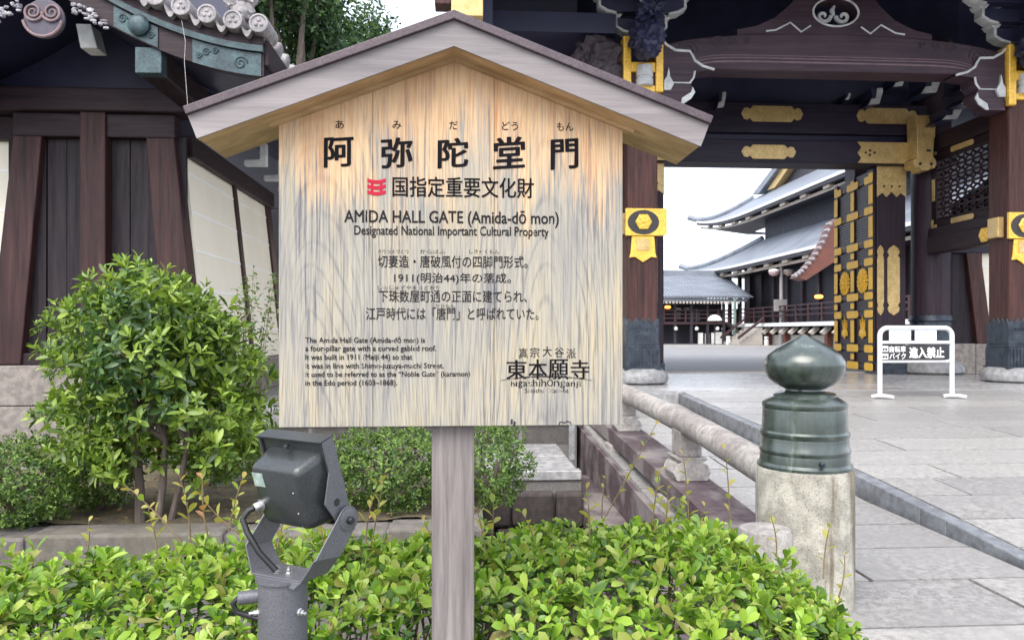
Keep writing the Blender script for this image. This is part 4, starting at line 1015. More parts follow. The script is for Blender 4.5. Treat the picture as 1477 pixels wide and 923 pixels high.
# sleeve walls either side of the main pillars
sw = root('sleeve_wall', 'dark boarded wicket with slanting post and cream plaster right of the open door', 'wall', (10.5, 13.6, PLZ))
MB().box(9.2, 9.80, VM-.1, VM+.05, 1.25, 2.98).build('wicket_board', M['board'], sw, bevel=.01)
MB().box(9.05, 13, VM-.2, VM+.25, 2.98, 3.25).build('head_beam', M['timber_nav'], sw, bevel=.01)
MB().hexa([(9.62,VM-.22,1.27),(9.92,VM-.22,1.27),(9.92,VM+.1,1.27),(9.62,VM+.1,1.27)], [(9.42,VM-.20,2.98),(9.70,VM-.20,2.98),(9.70,VM+.1,2.98),(9.42,VM+.1,2.98)]).build('slanting_post', M['timber_red'], sw, bevel=.012)
MB().box(9.4, 14, VM-.06, VM+.3, 1.25, 2.98).build('plaster_face', M['cream'], sw)
m = MB()
for i in range(4): m.box(9.6, 14, VM-.068, VM-.05, 1.6+.38*i, 1.62+.38*i)
m.build('plaster_lines', M['white_line'], sw)
x = 9.1
for l in (.45, .5, .9, 1.2, 1.2):
    MB().box(x, x+l-.01, VM-.28, VM+.35, PLZ, 1.27).build('base_stone', M['stone_wall'], sw, bevel=.012); x += l
sw2 = root('sleeve_wall', 'cream plaster wall joining the gate behind the notice board', 'wall', (.5, 13.6, PLZ))
MB().box(-2.7, 1.85, VM-.06, VM+.3, 1.25, 3.4).build('plaster_face', M['cream'], sw2)
MB().box(-2.7, 1.95, VM-.2, VM+.3, 3.4, 3.7).build('head_beam', M['timber_nav'], sw2, bevel=.01)
MB().box(-4.6, 1.9, VM-.1, VM+.2, 3.7, 5.7).build('upper_board', M['far_dark'], sw2)  # added dark box, shade under the eaves put into its colour
MB().prism([(12.3,5.3),(12.3,5.45),(13.8,6.1),(15.3,5.45),(15.3,5.3)], -4.7, 1.9, 'u').build('roof', M['tile'], sw2)
MB().box(-4.6, -2.71, VM-.1, VM+.2, PLZ, 3.69).build('end_board', M['far_dark'], sw2)  # same dark colour carries the shade of the gap below
x = -2.7
for l in (1.2, 1.1, 1.2, 1.05):
    MB().box(x, x+l-.01, VM-.28, VM+.35, PLZ, 1.25).build('base_stone', M['stone_wall'], sw2, bevel=.012); x += l

# ------------------------------------------------------------------ no-entry barrier
bu0, bu1 = P(1269, 560, 9.15)[0], P(1373, 560, 9.15)[0]; vb = 9.15
zb0 = ramp_z(vb)+.006; zt0 = P(1320, 473, vb)[2]
bar = root('barrier', 'white tubular barrier with a black no-entry plate standing on the ramp before the gate', 'barrier', ((bu0+bu1)/2, vb, zb0))
rr_ = .10
pts = [(bu0,vb,zb0+.02),(bu0,vb,zt0-rr_)] + [(bu0+rr_-rr_*math.cos(R(a)),vb,zt0-rr_+rr_*math.sin(R(a))) for a in range(15,91,15)] + [(bu1-rr_+rr_*math.sin(R(a)),vb,zt0-rr_+rr_*math.cos(R(a))) for a in range(0,91,15)] + [(bu1,vb,zb0+.02)]
MB().tube(pts, .030, 14).build('tube_frame', M['white_paint'], bar, smooth=True)
for py in (494, 521):
    z = P(1320, py, vb)[2]; MB().tube([(bu0,vb,z),(bu1,vb,z)], .021, 12).build('cross_bar', M['white_paint'], bar, smooth=True)
for u in (bu0, bu1):
    MB().tube([(u-.11,vb-.0,zb0+.018),(u-.05,vb-.02,zb0+.03),(u+.05,vb-.05,zb0+.03),(u+.13,vb-.09,zb0+.014)], .024, 10).build('foot', M['white_paint'], bar, smooth=True)
def PB(px, py, v): return P(px, py, v)
a, b_ = PB(1269, 498, vb-.02), PB(1365, 519, vb-.02)
plate = MB().box(a[0], b_[0], vb-.024, vb-.016, b_[2], a[2]).build('black_plate', M['black_plate'], bar)
for p0, p1 in ((1282,1313), (1319,1350)):
    a, b_ = PB(p0, 475, vb), PB(p1, 491, vb); q = MB().box(a[0], b_[0], vb-.012, vb-.006, b_[2], a[2]).build('paper_notice', M['paper'], bar)
    m = MB()
    for i in range(5): z = b_[2] + (a[2]-b_[2])*(.15+.16*i); m.box(a[0]+.02, b_[0]-.02-.03*(i%2), vb-.0145, vb-.0125, z, z+.006)
    m.build('notice_lines', plain('pale_print', (.42,.55,.66), (.36,.5,.6), 20, .6), q)
# ------------------------------------------------------------------ great hall beyond the gate
hall = root('great_hall', 'huge two-tier temple hall with pale grey roofs seen through the gate', 'temple hall', (20, 45, PLZ))
def eave_roof(name, ue, ze, ui, zi, v0, v1, hip, lift, thick=.5, n=14, nv=24, pw=1.35):
    """roof slope facing -u with its eave along v, concave in section, hip end at v1 with an upturned corner"""
    m = MB(); vs = []; 
    for j in range(nv+1):
        s = j/nv
        for i in range(n+1):
            t = i/n; vend = v1 - hip*t; v = v0 + (vend-v0)*s
            z = ze + (zi-ze)*t**pw + lift*(1-t)**2*max(0, (v-(v1-12))/12)**2.4
            vs.append((ue + (ui-ue)*t, v, z))
    m.add(vs, [(j*(n+1)+i, (j+1)*(n+1)+i, (j+1)*(n+1)+i+1, j*(n+1)+i+1) for j in range(nv) for i in range(n)])
    top = [vs[nv*(n+1)+i] for i in range(n+1)]                    # hip end face, away side
    back = [(p[0]+ (ui-ue)*2*(1-i/n) , v1 - hip*(i/n) , p[2]) for i, p in enumerate(top)]
    m.add(top+back, [(i, i+1, n+1+i+1, n+1+i) for i in range(n)])
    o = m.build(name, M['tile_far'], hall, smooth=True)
    e = MB(); f = MB(); w_ = MB()
    for j in range(nv):
        a, b_ = vs[j*(n+1)], vs[(j+1)*(n+1)]
        f.hexa([(a[0]+.05,a[1],a[2]-.34),(a[0]+.5,a[1],a[2]-.34),(b_[0]+.5,b_[1],b_[2]-.34),(b_[0]+.05,b_[1],b_[2]-.34)], [(a[0]+.05,a[1],a[2]-.02),(a[0]+.5,a[1],a[2]-.02),(b_[0]+.5,b_[1],b_[2]-.02),(b_[0]+.05,b_[1],b_[2]-.02)])
        e.hexa([(a[0]-.02,a[1],a[2]-.16),(a[0]+.06,a[1],a[2]-.16),(b_[0]+.06,b_[1],b_[2]-.16),(b_[0]-.02,b_[1],b_[2]-.16)], [(a[0]-.02,a[1],a[2]),(a[0]+.06,a[1],a[2]),(b_[0]+.06,b_[1],b_[2]),(b_[0]-.02,b_[1],b_[2])])
        w_.hexa([(a[0]+.35,a[1],a[2]-.62),(a[0]+.45,a[1],a[2]-.62),(b_[0]+.45,b_[1],b_[2]-.62),(b_[0]+.35,b_[1],b_[2]-.62)], [(a[0]+.35,a[1],a[2]-.48),(a[0]+.45,a[1],a[2]-.48),(b_[0]+.45,b_[1],b_[2]-.48),(b_[0]+.35,b_[1],b_[2]-.48)])
        if j % 2 == 0: w_.box(a[0]+.2, a[0]+.5, a[1], a[1]+.7, a[2]-.50, a[2]-.33)
    f.build('eave_board', M['far_dark'], o); e.build('eave_tile_edge', M['far_white'], o)
    w_.build('rafter_tips', plain('pale_gilt_tips', (.52,.45,.38), (.40,.34,.28), 3, .6), o)
    s_ = MB(); k0 = len(top)
    for j in range(nv):
        a, b_ = vs[j*(n+1)], vs[(j+1)*(n+1)]
        s_.quad((a[0]+.3,a[1],a[2]-.55),(b_[0]+.3,b_[1],b_[2]-.55),(ui,min(b_[1],v1-hip*.6),zi*.0+ze-.9+.5),(ui,min(a[1],v1-hip*.6),ze-.9+.5))
    a = vs[nv*(n+1)]; s_.quad((a[0]+.3,a[1],a[2]-.5),(a[0]+14,a[1],ze-.5),(ui+4,v1-hip*.6,ze-.4),(ui,v1-hip*.6,ze-.4))
    s_.build('soffit', M['far_dark'], o)
    return o, vs
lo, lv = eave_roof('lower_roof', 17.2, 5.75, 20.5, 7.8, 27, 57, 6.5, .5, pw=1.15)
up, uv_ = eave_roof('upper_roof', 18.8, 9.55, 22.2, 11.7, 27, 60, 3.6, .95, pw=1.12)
# hip ridges and the gable on top
def ridge(vs, name, par, n=14, nv=24, r=.28):
    pts = [Vector(vs[nv*(n+1)+i]) + Vector((0,0,.12)) for i in range(0, n+1)]
    pts.insert(0, pts[0] + Vector((-.5,.4,.22)))
    MB().tube(pts, r, 8).build(name, M['tile_far'], par, smooth=True)
ridge(lv, 'hip_ridge', lo, r=.2); ridge(uv_, 'hip_ridge', up, r=.22)
MB().box(19.6, 34, 27, 51.5, PLZ, 6.2).build('wall', M['far_dark'], hall)
MB().box(20.6, 34, 27, 50.3, 6.0, 10.2).build('upper_wall', plain('bracketed_far_wall', (.014,.016,.036), (.005,.006,.016), 2.5, .6, bmp=.6, fine=5, dist=.2), hall)
def gpoly(pts, u): return [(p[1], p[2]) for p in (PU(px, py, u) for px, py in pts)]
MB().prism(gpoly([(1101,279),(1140,240),(1175,180),(1330,60),(1330,200),(1200,240)], 22.4), 22.4, 34, 'u').build('gable', M['far_dark'], hall)
MB().prism(gpoly([(1092,281),(1124,240),(1160,176),(1167,178),(1131,241),(1102,279)], 22.0), 21.6, 22.3, 'u').build('gable_ridge', M['tile_far'], hall)
MB().prism(gpoly([(1112,275),(1134,242),(1166,180),(1174,184),(1143,243),(1123,271)], 22.2), 21.9, 22.39, 'u').build('gilt_gable_board', M['gold_dim'], hall)
# veranda, railing, bracket ends, stairs
MB().box(17.4, 19.6, 27, 55, 1.75, 1.92).build('veranda', M['far_dark'], hall)
MB().box(17.28, 17.4, 27, 55, 1.78, 1.98).build('veranda_edge', M['far_white'], hall)
m = MB()
for z in (2.35, 2.62, 2.86): m.box(17.5, 17.58, 27, 55, z, z+.07)
for i in range(20): m.box(17.48, 17.6, 27+1.45*i, 27.12+1.45*i, 1.92, 2.95)
m.build('veranda_rail', M['maroon'], hall)
m = MB()
for i in range(22): m.prism([(17.2,1.45),(17.5,1.72),(17.7,1.72),(17.7,1.6),(17.35,1.33)], 28+1.2*i, 28.22+1.2*i, 'v')
m.build('white_bracket_ends', M['far_stone'], hall)
for i in range(10): MB().box(17.6, 17.85, 28.2+2.4*i, 28.5+2.4*i, PLZ, 1.75).build('veranda_post', M['far_red'], hall)
MB().box(17.9, 19.6, 27, 54, PLZ, 1.3).build('stone_base', M['far_stone'], hall)
for i in range(14): MB().box(19.4, 19.62, 28+2*i, 28.3+2*i, PLZ, 6).build('pillar', plain('hall_pillar', (.045,.03,.032), (.03,.02,.026), 1, .6) if i == 0 else bpy.data.materials['hall_pillar'], hall)
st = root('stone_stairs', 'pale stone stairs climbing to the veranda of the great hall', 'stairs', (17, 45, PLZ))
for i in range(6): MB().box(15.9+.25*i, 17.3, 42.6, 45.2, PLZ+.17*i, PLZ+.17*(i+1)).build('step', M['far_stone'], st, bevel=.01)
for v in (42.45, 45.4):
    MB().prism([(15.8,PLZ+.35),(17.3,PLZ+1.5),(17.3,PLZ+1.62),(15.8,PLZ+.5)], v-.12, v+.12, 'v').build('stair_rail', M['maroon'], st)
# red-brown porch roof corner nearest the gate
c = [P(px, py, 27.5) for px, py in ((1150,400),(1158,394),(1176,374),(1192,348),(1204,318),(1262,290),(1262,352),(1200,380),(1163,404))]
kh = MB().prism([(p[0], p[2]) for p in c], 27.5, 28.2, 'v').build('porch_roof', M['far_red'], hall)
m = MB(); e = [P(px, py, 27.4) for px, py in ((1146,399),(1160,389),(1176,370),(1190,345),(1200,318))]
for a, b_ in zip(e, e[1:]):
    for k in range(3):
        p = Vector(a).lerp(Vector(b_), (k+.5)/3); m.lathe([(.06,-.3),(.06,0),(0,.02)], p, axis=(0,-1,0), n=10)
m.build('porch_edge_tiles', M['tile'], kh, smooth=True)
# corridor building
cv = 46.0
cor = root('corridor_building', 'low tiled corridor building with dark railings left of the great hall', 'building', (14, cv, PLZ))
ca = P(880, 430, cv)[0]; cb = P(1079, 430, cv)[0]; ze_ = P(1000, 430, cv)[2]; zr_ = P(1000, 399, cv+5)[2]
ci = P(1046, 405, cv+5)[0]
n = 44; m = MB()
m.add([(ca,cv,ze_),(cb+.4,cv,ze_+.05),(ci,cv+5,zr_),(ca,cv+5,zr_),(ca,cv+10,ze_),(ci,cv+10,ze_)], [(0,1,2,3),(3,2,5,4)])
m.box(ca, cb, cv+.1, cv+.5, ze_-.2, ze_-.03)
ro = m.build('roof', M['tile_far'], cor)
m = MB()
for i in range(n):
    t = i/(n-1); m.tube([(ca+(cb-ca)*t, cv-.02, ze_+.05), (ca+(ci-ca)*t, cv+5, zr_+.05)], .10, 6)
m.build('barrel_tiles', M['tile_far'], ro, smooth=True)
MB().box(ca, ci+.3, cv+4.7, cv+5.3, zr_, zr_+.4).build('roof_ridge', M['tile_far'], ro)
m = MB()
for i in range(38): t = i/40; m.box(ca+(cb-ca)*t, ca+(cb-ca)*t+.12, cv+.0, cv+.1, ze_-.34, ze_-.2)
m.build('white_rafter_ends', M['far_stone'], ro)
MB().box(ca, cb-1.0, cv+2, cv+9, PLZ, ze_-.05).build('wall', M['far_dark'], cor)
MB().box(ca, cb-.9, cv+.6, cv+2, 1.95, 2.1).build('gallery_floor', M['maroon'], cor)
m = MB()
for z in (2.3, 2.55, 2.8): m.box(ca, cb-.9, cv+.6, cv+.68, z, z+.07)
for i in range(14): m.box(ca+.7*i, ca+.7*i+.1, cv+.58, cv+.7, 2.1, 2.95)
m.build('railing', M['maroon'], cor)
for i in range(9): MB().box(ca+1.05*i, ca+1.05*i+.16, cv+.62, cv+.78, PLZ, ze_-.2).build('post', M['far_dark'], cor)
for x0, x1, y0, y1 in ((1007,1014,480,496),(1017,1019,481,496),(1021,1023,481,496),(1026,1031,480,496),(1032,1042,479,496)):
    a, b_ = P(x0, y0, cv+.9), P(x1, y1, cv+.9); MB().box(a[0], b_[0], cv+.9, cv+.95, max(b_[2],PLZ), a[2]).build('paper_screen', M['far_white'], cor)
pgrey = plain('far_grey_panel', (.24,.22,.22), (.18,.17,.17), 3, .7)
for x0, x1, y0, y1, mt in ((971,982,444,447,'far_white'),(987,994,444,446,'far_white'),(996,1010,450,463,None),(972,982,450,461,None)):
    a, b_ = P(x0, y0, cv+1.9), P(x1, y1, cv+1.9); MB().box(a[0], b_[0], cv+1.9, cv+1.98, b_[2], a[2]).build('window_panel', M[mt] if mt else pgrey, cor)
for px in (945, 975, 1005, 1035):
    p = P(px, 474, cv+.4); MB().lathe([(.03,-.12),(.11,-.08),(.12,.06),(.04,.12),(0,.125)], p, n=12).build('white_lantern', M['far_white'], cor, smooth=True)
p = P(1060, 430, cv-.1); MB().tube([(p[0], cv-.1, PLZ), (p[0], cv-.1, ze_)], .09, 10).build('rain_pipe', M['verdi_pipe'], cor, smooth=True)
MB().lathe([(.22,0),(.2,.25),(.1,.55),(0,.56)], (p[0], cv-.1, PLZ), n=12).build('pipe_foot', M['far_stone'], cor, smooth=True)
for px, py, v, lab in ((963,443,cv+.4,'glowing orange lantern under the corridor eave'), (1181,428,26.4+8,'glowing orange lantern under the porch of the great hall')):
    p = P(px, py, v); k = v/46
    L0 = root('hanging_lantern', lab, 'lantern', p)
    MB().lathe([(.06,-.09),(.17,-.07),(.20,0),(.17,.07),(.07,.09),(0,.092)], p, n=16).build('lantern_body', M['glow_orange'], L0, smooth=True)
    MB().lathe([(.07,.093),(.09,.12),(.02,.15),(.015,.6),(0,.6)], p, n=10).build('lantern_cap', M['far_dark'], L0, smooth=True)
p = P(1031, 470, 44.5)
um_ = root('parasol', 'small white dome of an open parasol before the corridor railing', 'parasol', (p[0], 44.5, PLZ))
ztop = P(1031, 454, 44.5)[2]
MB().lathe([(.44,-.36),(.40,-.22),(.28,-.08),(.12,-.01),(0,0)], (p[0],44.5,ztop), n=20).build('canopy', M['far_white'], um_, smooth=True)
MB().tube([(p[0],44.5,PLZ),(p[0],44.5,ztop)], .03, 8).build('pole', M['far_dark'], um_)
for px, v, lab in ((1050.5,44.5,'small white bollard before the green pipe of the corridor'), (1105.5,42.5,'small white bollard at the foot of the stone stairs')):
    u = P(px, 490, v)[0]; q = MB().lathe([(.14,0),(.14,.28),(.11,.33),(.11,.40),(.15,.42),(.13,.50),(0,.53)], (u, v, PLZ), n=14).build('bollard', M['far_white'], base=(u,v,PLZ), smooth=30, label=lab, cat='bollard', group='white bollards in the courtyard')

# lamp post
lv_ = 41.0; lu = P(1127, 400, lv_)[0]
lp = root('lamp_post', 'grey courtyard lamp post with one round lamp above two side lamps', 'lamp post', (lu, lv_, PLZ))
zt2 = P(1127, 372, lv_)[2]; zs = P(1127, 394, lv_)[2]
MB().tube([(lu,lv_,PLZ),(lu,lv_,2.2),(lu,lv_,zt2)], [.16,.11,.09], 12).build('pole', plain('lamp_pole_grey', (.30,.28,.27), (.24,.22,.22), 2, .5), lp, smooth=True)
def globe(u, z, mat):
    q = MB().lathe([(.12,-.16),(.26,-.06),(.30,.06),(.24,.16),(0,.19)], (u, lv_, z), n=18).build('lamp_head', mat, lp, smooth=True)
    MB().lathe([(.31,.10),(.27,.19),(.1,.24),(0,.25)], (u, lv_, z), n=18).build('lamp_cap', M['far_white'], q, smooth=True)
globe(lu, zt2+.05, M['lamp_globe'])
for s in (-1, 1):
    globe(lu+s*.42, zs, M['pink_globe']); MB().tube([(lu,lv_,zs-.15),(lu+s*.42,lv_,zs-.15)], .04, 8).build('lamp_arm', M['far_dark'], lp)
a, b_ = P(1116, 432, lv_-.12), P(1135, 449, lv_-.12)
MB().box(a[0], b_[0], lv_-.16, lv_-.11, b_[2], a[2]).build('notice_panel', plain('grey_notice_panel', (.27,.25,.25), (.22,.2,.2), 3, .6), lp, bevel=.01)
# ------------------------------------------------------------------ lettering (text outlines become thin painted meshes)
def text_geo(s, offset=0.0):
    cu = bpy.data.curves.new('t', 'FONT'); cu.body = s; cu.size = 1; cu.offset = offset; cu.resolution_u = 3; cu.fill_mode = 'FRONT'
    o = bpy.data.objects.new('t', cu); COL.objects.link(o); bpy.context.view_layer.update()
    me = bpy.data.meshes.new_from_object(o.evaluated_get(bpy.context.evaluated_depsgraph_get()))
    n = len(me.vertices); co = np.empty(n*3); me.vertices.foreach_get('co', co); co = co.reshape(-1, 3)[:, :2]
    fs = [tuple(p.vertices) for p in me.polygons]
    bpy.data.objects.remove(o); bpy.data.curves.remove(cu); bpy.data.meshes.remove(me)
    return co, fs
def lettering(name, s, px, v, mat, parent, offset=0, brush=0, mincho=0, dv=.0008, bold=0, flat=1.0):
    """fit the string into the rectangle px = (x0, x1, y0, y1) measured on the board"""
    if offset > 0: bold, offset = max(bold, offset), 0
    co, fs = text_geo(s, offset); co = co.copy(); n = len(co)
    if mincho:
        parts = [co + np.array([dx, 0]) for dx in np.linspace(-mincho, mincho, 4)]
        fs = [tuple(i + k*n for i in f) for k in range(4) for f in fs]
        lay = np.repeat(np.arange(4), n); co = np.vstack(parts)
    elif bold:
        K_ = 8; sh = [(bold*math.cos(2*math.pi*i/K_+.3), bold*flat*math.sin(2*math.pi*i/K_+.3)) for i in range(K_)]
        parts = [co + np.array(q) for q in sh]; fs = [tuple(i + k*n for i in f) for k in range(K_) for f in fs]; lay = np.repeat(np.arange(K_), n); co = np.vstack(parts)
    else: lay = np.zeros(n)
    mn, mx_ = co.min(0), co.max(0); t = (co - mn)/(mx_-mn)
    a, b_ = P(px[0], px[3], v), P(px[1], px[2], v)
    U = a[0] + t[:,0]*(b_[0]-a[0]); Z = a[2] + t[:,1]*(b_[2]-a[2])
    if brush:
        ch = (b_[2]-a[2]); Z = Z + brush*((U-(a[0]+b_[0])/2)) ; U = U + .05*ch*np.sin((Z-a[2])/ch*3.0)*.35
    m = MB(); m.add([(U[i], v-dv-.00006*lay[i], Z[i]) for i in range(len(co))], fs)
    return m.build(name, mat, parent)

# barrier plate writing
mw = plain('white_lettering', (.86,.86,.86), (.8,.8,.8), 5, .5)
vt = vb-.024
lettering('lettering', '進入禁止', (1311.5,1362,500.5,516.5), vt, mw, plate, .028)
lettering('lettering', '自転車', (1283,1306.5,499,508), vt, mw, plate, .012)
lettering('lettering', 'バイク', (1283,1306.5,509,518), vt, mw, plate, .012)
for i, y in enumerate((499, 510)):
    a, b_ = P(1271.5, y, vt), P(1281, y+8, vt); q = MB().box(a[0], b_[0], vt-.003, vt-.001, b_[2], a[2]).build('pictogram', mw, plate)
    m = MB(); c = ((a[0]+b_[0])/2, 0, (a[2]+b_[2])/2)
    for s in (-1, 1): m.lathe([(.016,0),(.016,.002),(0,.002)], (c[0]+s*.018, vt-.0032, c[2]-.008), axis=(0,-1,0), n=12)
    m.tube([(c[0]-.018,vt-.005,c[2]-.008),(c[0]-.004,vt-.005,c[2]+.015),(c[0]+.018,vt-.005,c[2]-.008)], .003, 4)
    m.build('pictogram_mark', M['black_plate'], q)

# ------------------------------------------------------------------ notice board
VS = 1.97
uL, uR = P(402, 400, VS)[0], P(898, 400, VS)[0]; uC = (uL+uR)/2
zB = P(650, 614.5, VS)[2]
ap = P(655, 17, 1.885); lt, rt = P(267, 157, 1.885), P(1028, 168, 1.885)
half = (rt[0]-lt[0])/2; uA = ap[0]; zE = (lt[2]+rt[2])/2; slope = (ap[2]-zE)/half
zG = .25
nb = root('notice_board', 'weathered wooden temple notice board with small gabled roof standing on a post in the hedge', 'notice board', (uC, VS, zG))
print('board', uL, uR, zB, 'apex', ap, 'half', half, 'slope', slope)
cs = 1/math.sqrt(1+slope*slope)
tm, tw = .021/cs, .060/cs                                          # vertical thickness of metal cap and wooden bargeboard
def chev(zt, th, hf, v0, v1, cut=True):
    """gable shaped slab, ends cut square to the slope"""
    dx = slope*th*cs*cs if cut else 0
    tp = [(uA-hf, zt-slope*hf), (uA, zt), (uA+hf, zt-slope*hf)]
    bt = [(uA-hf+dx, zt-th-slope*(hf-dx)), (uA, zt-th), (uA+hf-dx, zt-th-slope*(hf-dx))]
    return MB().strip(tp, bt, v0, v1)
ms = sign_wood('weathered_cedar_board', zB - zG, ap[2] - zG)
zt_board = lambda u: ap[2] - tm - tw - .0 - slope*abs(u-uA)
body = MB()
cuts = [uL, uL+(uR-uL)*.268, uL+(uR-uL)*.62, uR]                  # three boards, hairline joints
seams = []
for i, (a, b_) in enumerate(zip(cuts, cuts[1:])):
    ga = 0 if i == 0 else .0004; gb = 0 if i == 2 else .0004
    pts = [(a+ga, zB), (b_-gb, zB), (b_-gb, zt_board(b_-gb)+.01)]
    if a < uA < b_: pts.append((uA, zt_board(uA)+.01))
    pts.append((a+ga, zt_board(a+ga)+.01))
    body.prism(pts, VS, VS+.034, 'v')
board = body.build('board', ms, nb, bevel=.0015)
chev(ap[2]-tm, tw, half-.010, 1.890, 2.10).build('roof_boards', M['soffit'], nb, bevel=.002)
f_ = chev(ap[2]-tm, tw, half-.008, 1.884, 1.8895).build('bargeboard', M['fascia'], nb)
m = MB()
for s in (-1,1): m.lathe([(.004,0),(.003,.002),(0,.003)], (uA+s*.05, 1.884, ap[2]-.05), axis=(0,-1,0), n=8)
capo = chev(ap[2], tm, half, 1.872, 2.115).build('metal_cap', M['cap_metal'], nb, bevel=.002)
chev(ap[2]-tm-tw, .010, .475, 1.955, 1.9695).build('trim_strip', M['soffit'], nb)
up0, up1 = P(622.5, 800, 2.005)[0], P(684, 800, 2.005)[0]
MB().box(up0, up1, 2.005, 2.085, zG-.3, zB-.002).build('post', M['post_wood'], nb, bevel=.004)
MB().box(up0+.005, up1-.005, VS+.036, 2.085, zB+.0, ap[2]-.1).build('post_head', M['post_wood'], nb, bevel=.003)
inkm = ink('black_brush_ink', (.008,.007,.009), .18, .26, 60)
inkw = ink('worn_black_ink', (.020,.018,.020), .36, .50, 26)
inkw2 = ink('faded_black_ink', (.022,.020,.022), .36, .50, 40)
T = lambda nm, s, px, mt, **k: lettering(nm, s, px, VS, mt, board, **k)
for s, bx in (('阿',(467,510,198,241)), ('弥',(549,595,199,242)), ('陀',(631,675,200,242)), ('堂',(711,757,198,243)), ('門',(794,834,201,244))):
    T('title_character', s, bx, inkm, offset=.030, brush=.075, flat=.45)
for s, bx in (('あ',(484,496,174,186)), ('み',(566,579,175,186)), ('だ',(648,660,175,187)), ('どう',(724,747,176,188)), ('もん',(803,827,177,189))):
    T('ruby_lettering', s, bx, inkm, offset=.004)
T('subtitle_lettering', '国指定重要文化財', (566,770,257,284), inkm, offset=.014, brush=.0, flat=.6)
T('english_title', 'AMIDA HALL GATE (Amida-dō mon)', (496.5,806,305,326.5), inkw2, offset=.018)
T('english_subtitle', 'Designated National Important Cultural Property', (511,791.5,327.5,343), inkw2, offset=.018)
for s, bx in (('切妻造・唐破風付の四脚門形式。',(545,761,369,386)), ('1911(明治44)年の落成。',(568.5,737,394,410)), ('下珠数屋町通の正面に建てられ、',(546,760,419,436)), ('江戸時代には「唐門」と呼ばれていた。',(528,777,443.5,461.5))):
    T('japanese_line', s, bx, inkw2, offset=.008)
for s, bx in (('きりつまづくり',(545,589,360,366)), ('からはふ',(606,642,360,366)), ('しきゃくもん',(677,720,360,366)), ('しもじゅずやまちどおり',(545,634,412,418)), ('からもん',(628,656,438,444))):
    T('ruby_lettering', s, bx, inkw2, offset=.0)
yl = [486, 498, 510.5, 523, 535, 547.5]
for s, y, x1, dy in (('The Amida Hall Gate (Amida-dō mon) is', yl[0], 613, 11), ('a four-pillar gate with a curved gabled roof.', yl[1], 629, 11), ('It was built in 1911 (Meiji 44) so that', yl[2], 595, 11),
                 ('it was in line with Shimo-juzuya-machi Street.', yl[3], 640, 11), ('It used to be referred to as the “Noble Gate” (karamon)', yl[4], 678, 11), ('in the Edo period (1603–1868).', yl[5], 573, 11)):
    T('english_line', s, (440.5, x1, y, y+dy), inkw, offset=.016)
for s, x, y in (('真',748,502), ('宗',764.5,501), ('大',782.5,499.5), ('谷',800,501), ('派',817,502.5)): T('temple_name_small', s, (x, x+13.5, y, y+14.5), inkw2, mincho=.008)
for s, x0, x1, y0 in (('東',730,760,519), ('本',762,789,518), ('願',791,820,518), ('寺',823,850,519)): T('temple_name', s, (x0, x1, y0, 547), inkm, mincho=.016)
m = MB(); tp, bt = [], []
for i in range(33):
    t = i/32; x = 722 + 132*t; y = 541 + 9*(2*t-1)**2 - 1.5 - 0; y = 545.5 - 0 + (-4.5 + 9*(2*t-1)**2)*.62
    th = .3 + 1.6*math.sin(math.pi*t)**1.5
    a = P(x, y-th/2, VS); b_ = P(x, y+th/2, VS); tp.append((a[0], a[2])); bt.append((b_[0], b_[2]))
# sweep under the temple name: ends droop
m.strip(tp, bt, VS-.0014, VS-.0004); m.build('logo_sweep', inkw2, board)
xs = 737
for ch, wd, hh in zip('higashihonganji', (5.5,2.8,6.4,6,6,6.8,3.2,7.4,9,8,7,6.4,6.2,3,3.6), (9,8.5,8.5,7.5,8,11.5,11.5,12.5,11,9,9.5,7,7,8.5,9)):
    if ch in 'gj': T('logo_letter', ch, (xs, xs+wd, 556.5-6.6, 559.5), inkw2, mincho=.008)
    else: T('logo_letter', 'O' if (ch == 'o') else ch, (xs, xs+wd, 557-hh*.88, 557), inkw2, mincho=.008)
    xs += wd + .98
T('logo_line', 'Shinshu Otani-ha', (757,820,559.5,566.5), inkw, offset=.0)
# red bracket mark of stacked curved bars
mark = MB()
for k in range(3):
    y = 257.5 + 8.4*k; tp = []; bt = []
    for i in range(17):
        t = i/16; x = 530 + 26.5*t; sag = 3.4*(1-(2*t-1)**2)
        yt, yb = y + sag*.8, y + 4.6 + sag
        if abs(t-.5) > .40: yb += .6
        a, b_ = P(x, yt, VS), P(x, yb, VS); tp.append((a[0], a[2])); bt.append((b_[0], b_[2]))
    mark.strip(tp, bt, VS-.0014, VS-.0003)
    if k < 2:
        for t in (.25, .75):
            x = 530+26.5*t; a, b_ = P(x-2, y+5.5+1.6, VS), P(x+2, y+9.2+1.6, VS); mark.box(a[0], b_[0], VS-.0013, VS-.0003, b_[2], a[2])
mark.build('red_mark', ink('faded_red_ink', (.38,.022,.045), .26, .34, 60), board)
m = MB()
for px, py in ((738,608),(742,611)): c = P(px, py, VS); m.prism([(c[0]-.003,c[2]-.006),(c[0]+.002,c[2]-.007),(c[0]+.003,c[2]+.006),(c[0]-.002,c[2]+.007)], VS-.0012, VS-.0003, 'v')
kn = [P(x, y, VS) for x, y in ((806,613),(807,609),(811,608),(814,610),(818,607),(823,609),(824,613))]
m.tube([(p[0], VS-.0005, p[2]) for p in kn], .0013, 5); m.build('knot_mark', M['rubber'], board)

